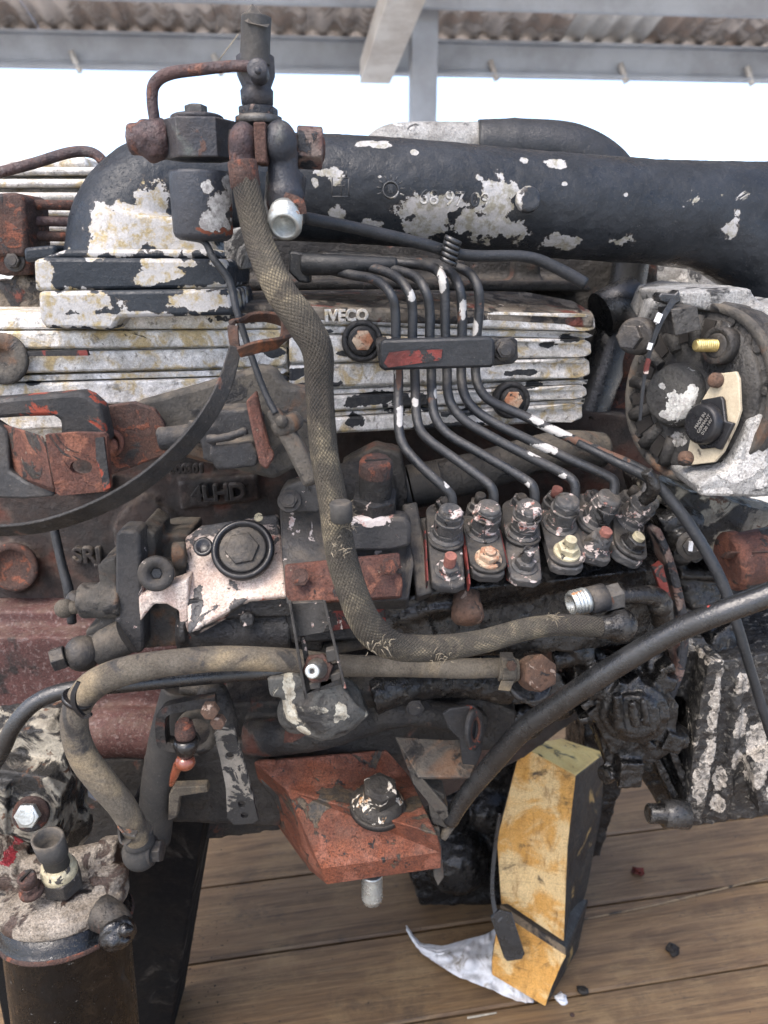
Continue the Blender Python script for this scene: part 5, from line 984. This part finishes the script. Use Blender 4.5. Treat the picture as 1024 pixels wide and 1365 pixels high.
b = MB(); b.ball(P(247, 1016, .517), 13, sc=(1.1, 1, .9)); b.tube([P(238, 1018, .52), P(232, 1035, .522), P(228, 1048, .525)], [7, 6, 3]); b.obj('grease_drip', 'wet_orange', E, remesh=.0014, smooth=3)
b = MB(); b.lathe(P(262, 975, .56), V(.2, -1, .1), [(0, 28), (4, 28), (4, 17), (0, 17)], 28, sy=1.2, capped=(False, False)); b.obj('thin_washer', 'grime_grey', E)
holes = []
for (hx, hy, hr_) in ((306, 1008, 6), (322, 1072, 5), (326, 1087, 5)): holes.append([(hx+hr_*math.cos(a), hy-hr_*.9*math.sin(a)) for a in [2*math.pi*i/14 for i in range(14)]])
b = MB(); b.plate([[(285, 978), (296, 968), (312, 974), (325, 1018), (337, 1062), (344, 1092), (338, 1098), (312, 1100), (303, 1090), (301, 1050), (293, 1010)]]+holes, .545, .004); b.obj('drilled_strip', 'strip_light', E, bevel=.0007)
b = MB(); b.plate([(225, 1060), (232, 1050), (275, 1048), (278, 1056), (240, 1062), (236, 1090), (224, 1095)], .58, .01); b.obj('gasket_scrap', 'hose_tan', E, bevel=.001)
b = MB(); b.plate([(115, 1045), (125, 1048), (132, 1060), (128, 1068), (118, 1062)], .62, .003); b.obj('white_flake', 'cloth', E)
# filter
FX = .50
ang = V(-.05, .20, 1).normalized(); fc = P(84, 1180, FX)
b = MB(); kk = S(fc)
b.lathe(fc+V(0, .0, 0), ang, [(-330, 66), (-325, 78), (-56, 80), (-54, 84), (-50, 86), (-46, 84), (-42, 80), (-20, 80)], 48); b.obj('filter_canister', 'filter_can', E)
b = MB(); b.lathe(fc, ang, [(-54, 84.5), (-51, 87), (-47, 84.5)], 48, capped=(False, False)); b.obj('canister_seam', 'rust_brown', E)
b = MB(); b.lathe(fc, ang, [(-26, 78), (-22, 83), (-12, 83), (-9, 81), (-8, 74), (-3, 73), (0, 62), (4, 50), (6, 36)], 44)
b.tube([P(-40, 1178, .50), P(20, 1166, .51), P(100, 1150, .52), P(150, 1140, .52)], [22, 21, 20, 20], seg=24); b.lathe(P(150, 1142, .52), V(1, -.05, .12), [(-14, 27), (10, 27), (13, 24)], 8)
b.plate([(-40, 1130), (20, 1160), (20, 1220), (-40, 1225)], .50, .03); b.tube([P(132, 1180, .50), P(150, 1165, .505), P(155, 1150, .51)], [26, 22, 15])
b.obj('filter_head', 'filter_head', E, remesh=.0016, smooth=1, disp=.0006, dsize=.006)
b = MB(); b.tube([P(130, 1215, .475), P(150, 1225, .47), P(160, 1238, .465)], [24, 22, 20]); b.obj('drain_boss', 'cast_dark', E, remesh=.0022, smooth=2)
b = MB(); b.lathe(P(156, 1245, .452), V(.5, -.75, -.1), [(-6, 24), (4, 25), (10, 20), (14, 12)], 24); b.ball(P(152, 1252, .445), 10); b.ball(P(168, 1240, .445), 9); b.ball(P(166, 1254, .446), 7); b.obj('oily_plug', 'black_wet', E, remesh=.0016, smooth=1, disp=.004, dsize=.006)
q = P(83, 1172, .485); ax = V(-.06, -.15, 1)
b = MB(); b.hexn(q, ax, -14, 12, 26, rot=.3); b.obj('sensor_hex', 'bolt_dark', E, bevel=.0008)
b = MB(); b.lathe(q, ax, [(10, 22), (12, 23), (22, 23), (24, 20), (30, 20)], 28); b.obj('sensor_collar', 'zinc_yellow', E)
b = MB(); b.lathe(q, ax, [(28, 18), (44, 17), (46, 19), (50, 21), (78, 22), (78, 18), (56, 17), (50, .1)], 32, sy=.85); b.obj('sensor_connector', 'rubber_dusty', E)
q = P(41, 1184, .47); b = MB(); b.lathe(q, ax, [(-8, 16), (-2, 16), (0, 12)], 20); b.hexn(q, ax, 0, 8, 13); b.lathe(q, ax, [(8, 11), (22, 12), (24, 10)], 20); b.obj('bleed_screw', 'rust_brown', E)
b = MB(); b.box(q+ax.normalized()*S(q)*24.2, (.0055, .0009, .0012), Matrix.Rotation(1.2, 3, 'Z')); b.obj('screw_slot', 'debris', E)
b = MB(); q = P(187, 1136, .508); b.ball(q, 24, sc=(1, 1, 1.05)); b.lathe(P(186, 1120, .505), V(0, 0, 1), [(-6, 20), (8, 18), (16, 19)], 24); b.obj('hose_banjo', 'rubber_dusty', E, remesh=.0018, smooth=2)
b = MB(); b.lathe(P(203, 1134, .508), V(1, -.05, .05), [(-4, 19), (2, 19), (3, 15)], 24); b.hexn(P(206, 1134, .508), V(1, -.05, .05), 0, 11, 15, rot=.4); b.obj('banjo_screw', 'bolt_dark', E, bevel=.0006)
b = MB(); b.ribbon([P(182, 1112, .485), P(168, 1108, .486), P(160, 1100, .49), P(162, 1118, .49), P(172, 1124, .487)], 3, 10, wdir=V(0, 1, 0)); b.obj('spring_clip', 'steel_dull', E)
b = MB(); b.plate([(-50, 985), (60, 972), (88, 990), (92, 1060), (90, 1118), (70, 1140), (-50, 1150)], .56, .05); b.plate([(-50, 1020), (20, 1030), (64, 1038), (80, 1060), (76, 1120), (60, 1138), (-50, 1145)], .535, .03); b.plate([(-50, 1050), (8, 1050), (8, 1150), (-50, 1150)], .525, .03); b.lathe(P(42, 1086, .538), V(0, -1, .1), [(0, 31), (10, 30), (11, 26)], 28, sy=1.2); b.lathe(P(80, 1090, .60), V(0, -1, 0), [(0, 45), (20, 45)], 24)
b.obj('filter_bracket', 'bracket_cream', E, remesh=.0016, smooth=1, disp=.0012, dsize=.007)
b = MB(); b.lathe(P(42, 1084, .53), V(.1, -.9, .4), [(0, 24), (5, 23), (6, 20)], 24); b.obj('bracket_washer', 'rust_brown', E)
bolt('bracket_bolt', P(40, 1085, .523), V(0, -.9, .35), 17, 'steel_bright', E, h=10)

# --- alternator
ac = P(927, 526, .60); aax = V(-.87, -.48, .10).normalized(); k = S(ac)
def AP(u, v, h):      # point on the alternator end face: u right, v up in pixels, h outward
    rgt = V(-aax.y, aax.x, 0).normalized(); rgt = rgt if rgt.x > 0 else -rgt; upv = rgt.cross(aax); upv = upv if upv.z > 0 else -upv
    return ac + rgt*(u*k) + upv*(v*k) + aax*(h*k)
b = MB(); b.lathe(ac, aax, [(-40, 122), (-8, 122), (-2, 118), (2, 108)], 64); 
b.lathe(AP(0, 0, 0), aax, [(0, 100), (8, 98), (10, 92)], 48)
for a in range(0, 360, 30):
    c = AP(104*math.cos(R(a+10)), 104*math.sin(R(a+10)), 2); b.lathe(c, aax, [(-4, 7), (4, 6)], 12)
b.plate([(895, 412), (930, 408), (935, 440), (900, 448)], .57, .03)
b.obj('alternator_end_frame', 'alternator_end', E, bevel=.001)
def fa(x, y, h): # pixel -> point on the end plane raised by h px
    d = (P(x, y, 1)-CAM); pl = ac + aax*(h*k); t = (pl-CAM).dot(aax)/d.dot(aax); return CAM + d*t
b = MB(); b.lathe(ac, aax, [(-6, 119), (5, 118), (7, 116), (6, 108), (0, 107)], 64, capped=(False, False)); b.obj('end_frame_rim', 'grime_grey', E)
# cooling slots and ribs as raised spokes
sp = []
for a in (70, 96, 122, 150, 178, 205, 232, 258):
    b = MB(); p1 = AP(62*math.cos(R(a)), 62*math.sin(R(a)), 12); p2 = AP(102*math.cos(R(a)), 102*math.sin(R(a)), 9); b.tube([p1, p2], [8, 9], seg=6, smooth_path=False); b.obj('end_frame_rib', 'alternator_end', E, disp=.001)
for a in (84, 110, 138, 164, 192, 218, 245):
    b = MB(); p = AP(84*math.cos(R(a)), 84*math.sin(R(a)), 9.8); u1 = (AP(84*math.cos(R(a))*1.2, 84*math.sin(R(a))*1.2, 9.5)-p).normalized(); v1 = aax.cross(u1)
    b.slab([[p-u1*14*k-v1*7*k, p+u1*14*k-v1*9*k, p+u1*14*k+v1*9*k, p-u1*14*k+v1*7*k]], aax*(1.6*k)); b.obj('cooling_slot', 'debris', E)
b = MB(); b.lathe(fa(907, 527, 8), aax, [(-6, 44), (12, 42), (20, 38), (24, 36), (26, 32), (26.5, .1)], 40); b.obj('bearing_boss', 'alternator_boss', E, disp=.001)
b = MB(); p = fa(962, 461, 14); b.lathe(p, aax, [(-8, 25), (10, 25), (12, 23), (12, 17), (4, 15), (4, .1)], 36); b.obj('terminal_insulator', 'cast_dark', E)
b = MB(); pr = [(6, 20), (10, 20), (12, 14)]
b.lathe(p, aax, pr, 24); b.obj('terminal_washer', 'bolt_dark', E)
b = MB(); pr = [(8, 8)]
for i in range(12): pr += [(10+i*3, 8.6), (11+i*3, 8.6), (11.8+i*3, 6)]
pr += [(46, 7.5), (47, 6)]
p_ax = V(-.97, -.22, .04)
b.lathe(fa(968, 461, 10), p_ax, pr, 16); b.obj('terminal_stud', 'brass', E)
# cream regulator plate and black regulator
b = MB(); b.slab([[fa(x, y, 30) for x, y in ((957, 498), (981, 495), (985, 505), (987, 547), (981, 566), (964, 602), (952, 616), (921, 620), (917, 600), (923, 570), (934, 536))]], aax*(-5*k)); b.obj('regulator_plate', 'cream_plastic', E, bevel=.0006)
b = MB(); b.slab([[fa(x, y, 37) for x, y in ((934, 533), (961, 528), (964, 533), (967, 561), (978, 564), (960, 600), (952, 597), (934, 599), (928, 590))]], aax*(-6*k)); q = fa(942, 565, 36); b.lathe(q, aax, [(0, 28), (10, 27), (14, 24), (14.5, .1)], 36); b.obj('regulator', 'black_plastic', E, bevel=.001)
tq = fa(938, 565, 51.5)
text('regulator_print', 'MADE IN\nGERMANY\n0120 14V', tq, .0036, 'print_grey', E, ext=.00008, yaw=-math.atan2(.87, .48), roll=R(-62), tilt=0)
for (x, y) in ((957, 507), (917, 611)):
    b = MB(); q = fa(x, y, 30); b.lathe(q, aax, [(-18, 10), (8, 10), (11, 7), (12, 2)], 20); b.obj('regulator_rivet', 'bolt_rust', E)
# shell
b = MB(); b.lathe(ac, aax, [(-220, 118), (-60, 128), (-42, 128), (-38, 122)], 56)
b.obj('alternator_shell', 'alternator_shell', E, bevel=.001)
b = MB(); b.plate([(934, 662), (930, 645), (975, 628), (1000, 560), (1060, 530), (1060, 660), (1010, 664)], .545, .09); b.obj('alternator_foot', 'alternator_shell', E, bevel=.003)
b = MB(); b.plate([(905, 388), (1000, 384), (1012, 400), (1024, 410), (1000, 425), (960, 418), (910, 408)], .60, .1); b.plate([(1000, 410), (1070, 400), (1070, 540), (1010, 520), (990, 450)], .59, .08); b.obj('alternator_lug', 'alternator_shell', E, remesh=.0025, smooth=3, disp=.002)
b = MB(); b.lathe(P(1026, 470, .57), V(-.1, -1, .1), [(0, 40), (10, 40), (12, 36), (12, 28), (4, 26), (4, .1)], 32); b.obj('pulley_lug', 'cast_dark', E)
b = MB(); b.plate([(878, 395), (882, 390), (900, 392), (906, 386), (908, 402), (898, 408), (880, 402)], .58, .015); b.obj('strut_tab', 'rubber_black', E, bevel=.001)
b = MB(); b.ribbon([P(898, 400, .575), P(880, 430, .57), P(866, 470, .57), P(858, 510, .57), P(853, 560, .57)], [8, 7, 5, 4, 3], 4); b.obj('ground_wire', 'line_dark', E)
b = MB(); b.ribbon([P(865, 478, .566), P(862, 490, .566), P(861, 498, .566)], [5, 6, 5], 5); b.obj('red_wire_mark', 'red_chip', E)
b = MB(); b.ribbon([P(880, 418, .568), P(875, 430, .566)], [7, 7], 4); b.ribbon([P(868, 457, .566), P(865, 466, .566)], [5, 5], 4); b.obj('white_wire_mark', 'cloth', E)
b = MB(); b.lathe(P(850, 448, .60), V(-.6, -.7, .1), [(-10, 25), (10, 24), (12, 20)], 20); b.hexn(P(845, 450, .59), V(-.6, -.7, .1), 8, 20, 17); b.obj('strut_bolt', 'bolt_dark', E, disp=.0)
b = MB(); b.slab([[P(850, 380, .75), P(880, 372, .75), P(975, 380, .72), P(1000, 385, .70), P(905, 388, .63), P(868, 405, .65)]], V(0, .02, -.02)); b.obj('rear_cover_plate', 'alternator_shell', E, bevel=.003)

# ------------------------------------------------------------------ OTHER THINGS under and beside the engine
# dark supports the engine stands on
def post(label, corners_top, corners_bot, m, cat='support'):
    o = thing('support_post', label, cat, sum((c for c in corners_bot), Vector())/4)
    bb = MB(); bb.poly(corners_top+corners_bot, [(0, 1, 2, 3), (7, 6, 5, 4), (0, 4, 5, 1), (1, 5, 6, 2), (2, 6, 7, 3), (3, 7, 4, 0)])
    bb.obj('post_body', m, o, bevel=.003); return o
def vtop(x, y, Y): return P(x, y, Y)
def drop(x0, y0, x1, y1, Y, dY):
    t0 = P(x0, y0, Y); t1 = P(x1, y1, Y); return [t0, t1, t1+V(0, dY, 0), t0+V(0, dY, 0)]
T = drop(170, 1080, 272, 1090, .62, .09)
gb = [G(150, 1440), G(225, 1395)]; gb = [gb[0], gb[1], gb[1]+V(.0, .09, 0), gb[0]+V(0, .09, 0)]
post('dark oily steel leg between the fuel filter and the bare planks', T, [V(p.x, p.y, .001) for p in gb], 'dark_steel', 'support')
T = drop(-40, 1150, 30, 1170, .66, .08); gb = [V(T[0].x, T[0].y, .001), V(T[1].x, T[1].y, .001), V(T[2].x, T[2].y, .001), V(T[3].x, T[3].y, .001)]
post('dark post behind the fuel filter at the left edge', T, gb, 'dark_steel', 'support')
# leaning timber block
blk = thing('timber_block', 'yellow stained timber block standing on end on the planks under the pump', 'wooden block', G(730, 1290))
Y0 = .625
f = [P(694, 993, 0.9120), P(768, 1034, 0.8807), P(753, 1262, 0.8336), P(740, 1262, 0.8265), P(668, 1206, 0.8479), P(661, 1180, 0.8550), P(664, 1100, 0.8764), P(676, 1045, 0.8949)]
b = MB(); back = [P(742, 983, 0.9975), P(808, 1003, 0.9975)]
TLf, TRf = f[0], f[1]
sideT = P(808, 1003, 0.9761); topB = P(748, 984, 0.9975); sideM = P(802, 1085, 0.9619); sideB = P(783, 1188, 0.9334); sideC = P(760, 1245, 0.8978)
bl = [P(694, 1000, 1.0260), P(668, 1200, 0.9690), P(664, 1100, 0.9975)]
v = [TLf, TRf, P(757, 1130, 0.8550), P(752, 1262, 0.8308), P(668, 1206, 0.8507), P(662, 1120, 0.8721), sideT, sideM, sideB, sideC, topB, bl[1], bl[2]]
def timber(v, faces, mats, parent, name):
    bb = MB(); vs = [bb.b.verts.new(p) for p in v]
    for f_, mi in faces:
        ff = bb.b.faces.new([vs[i] for i in f_]); ff.material_index = mi
    o = bb.obj(name, mats[0], parent)
    for m_ in mats[1:]: o.data.materials.append(MATS[m_])
    q_ = o.modifiers.new('b', 'BEVEL'); q_.width = .0025; q_.segments = 2; q_.limit_method = 'ANGLE'; q_.angle_limit = R(25)
    for p_ in o.data.polygons: p_.use_smooth = False
    return o
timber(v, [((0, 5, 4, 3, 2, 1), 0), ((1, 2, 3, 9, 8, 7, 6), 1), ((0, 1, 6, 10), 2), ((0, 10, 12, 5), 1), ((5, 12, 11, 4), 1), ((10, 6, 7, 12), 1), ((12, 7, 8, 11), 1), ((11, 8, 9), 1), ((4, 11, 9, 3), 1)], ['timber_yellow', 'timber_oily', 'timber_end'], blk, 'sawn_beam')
off = thing('timber_offcut', 'short yellow timber offcut with a grey slanted edge at the foot of the tall block', 'wooden block', G(715, 1330))
v = [P(667, 1204, 0.8436), P(754, 1263, 0.8236), P(756, 1275, 0.8151), P(742, 1300, 0.8194), P(727, 1343, 0.8122), P(655, 1300, 0.8407), P(656, 1280, 0.8436), P(665, 1216, 0.8350), P(785, 1198, 0.9291), P(768, 1296, 0.9120), P(690, 1200, 0.9690), P(680, 1290, 0.9690)]
gz = min(v[4].z, 0)
for p_ in v: p_.z = max(p_.z, .003)
timber(v, [((7, 6, 5, 4, 3, 2), 0), ((0, 7, 2, 1), 2), ((0, 1, 8, 10), 1), ((1, 2, 3, 4, 9, 8), 1), ((7, 0, 10, 11, 5, 6), 1), ((5, 11, 9, 4), 1), ((10, 8, 9, 11), 1)], ['timber_yellow', 'timber_oily', 'timber_edge'], off, 'sawn_beam')
# strap end
sp = thing('rubber_strap', 'flat black strap end hanging against the yellow timber block', 'strap', P(676, 1210, 0.8194))
b = MB(); b.slab([[P(654, 1224, 0.8151), P(666, 1213, 0.8179), P(682, 1217, 0.8151), P(700, 1272, 0.7952), P(696, 1279, 0.7952), P(676, 1282, 0.7980), P(672, 1277, 0.7980)]], V(0, .005, -.001)); b.obj('strap_end', 'rubber_black', sp, bevel=.001)
b = MB(); b.ribbon([P(666, 1085, 0.8550), P(660, 1130, 0.8479), P(656, 1180, 0.8336), P(660, 1214, 0.8222), P(668, 1226, 0.8151)], [4, 5, 5, 6, 8], 5); b.obj('strap_cord', 'rubber_black', sp)
# rag
rag = MB(); outl_t = [(541, 1234), (560, 1258), (590, 1262), (625, 1252), (648, 1246), (664, 1236), (690, 1250)]
outl_b = [(543, 1242), (556, 1264), (580, 1284), (610, 1302), (650, 1318), (690, 1336), (712, 1338)]
nu, nv = 60, 16; grid = []
def lerp(L, t):
    s = t*(len(L)-1); i = min(int(s), len(L)-2); f_ = s-i; return (L[i][0]*(1-f_)+L[i+1][0]*f_, L[i][1]*(1-f_)+L[i+1][1]*f_)
for i in range(nu+1):
    row = []
    for j in range(nv+1):
        a = lerp(outl_t, i/nu); c = lerp(outl_b, i/nu); s = j/nv; x = a[0]*(1-s)+c[0]*s; y = a[1]*(1-s)+c[1]*s
        edge = .004*noise.noise(V(i*.9, 3, 1))*(1 if j == nv else 0)
        z = .006+.020*math.sin(math.pi*min(1, s*1.1))*(.4+.6*i/nu)+.012*abs(noise.noise(V(i*.11+s*1.5, s*3.2, 5)))+.007*noise.noise(V(i*.35+s*4, s*7, 9))+.0035*noise.noise(V(i*.9-s*6, s*14, 4))+edge
        row.append(rag.b.verts.new(G(x+1.5*noise.noise(V(i*.8, j, 0)), y+(3.0*noise.noise(V(i*1.3, 0, 2)) if j == nv else 0), max(z, .002))))
    grid.append(row)
for i in range(nu):
    for j in range(nv): rag.face([grid[i][j], grid[i+1][j], grid[i+1][j+1], grid[i][j+1]])
rg = rag.obj('rag', 'cloth', None, noweld=True); q = rg.modifiers.new('t', 'SOLIDIFY'); q.thickness = .0015; q = rg.modifiers.new('s', 'SUBSURF'); q.levels = 1; q.render_levels = 1
tag(rg, 'crumpled white cloth rag on the planks left of the wooden block', 'rag')
# bits on the floor
def crumb(name, x, y, r, m, label, cat, flat=.5, seed=0, group=None):
    bb = MB(); c = G(x, y, .004); bb.ball(c, r, sc=(1, 1, flat), seg=10)
    for v_ in bb.b.verts: v_.co += V(*[noise.noise(v_.co*260+V(seed, i*7, 0))*r*S(c)*.6 for i in range(3)])
    o = bb.obj(name, m, None); tag(o, label, cat, group); return o
crumb('debris_lump', 898, 1266, 9, 'debris', 'dark crumb of dirt alone on the plank right of the timber block', 'debris')
crumb('debris_lump', 778, 1321, 7, 'debris', 'small dark crumb beside the foot of the timber offcut', 'debris', seed=3)
crumb('dead_leaf', 850, 1161, 9, 'leaf_red', 'small dark red leaf on the planks right of the timber block', 'leaf', .12, 5)
crumb('cloth_scrap', 748, 1331, 8, 'cloth', 'tiny white cloth scrap right of the timber offcut foot', 'scrap', .6, 8)
b = MB(); b.tube([G(623, 1357, .003), G(645, 1353, .004), G(662, 1350, .003)], [1.6, 1.4, 1], seg=6); tag(b.obj('twig', 'twig', None), 'thin pale splinter lying on the front plank', 'twig')
b = MB(); b.tube([G(775, 1226, .002), G(860, 1209, .003), G(950, 1188, .002), G(1030, 1168, .002)], [1.2, 1.6, 1.3, 1.2], seg=6); tag(b.obj('split_edge_splinter', 'timber_edge', None), 'long pale splinter along the joint of the planks at the right', 'splinter')
rr = random.Random(11)
b = MB()
for i in range(260):
    x = rr.uniform(-.6, .9); y = rr.uniform(.65, 1.4); c = V(x, y, .002); 
    if rr.random() < .5: c = G(rr.gauss(270, 30), rr.uniform(1180, 1365), .002)
    r_ = rr.uniform(.0008, .0026); bb_ = [V(c.x+r_*rr.uniform(-1, 1), c.y+r_*rr.uniform(-1, 1), c.z+r_*rr.uniform(-.5, .9)) for _ in range(4)]
    b.poly(bb_, [(0, 1, 2), (0, 2, 3), (0, 3, 1), (1, 3, 2)])
b.obj('dirt_crumbs', 'debris', None, kind='stuff')
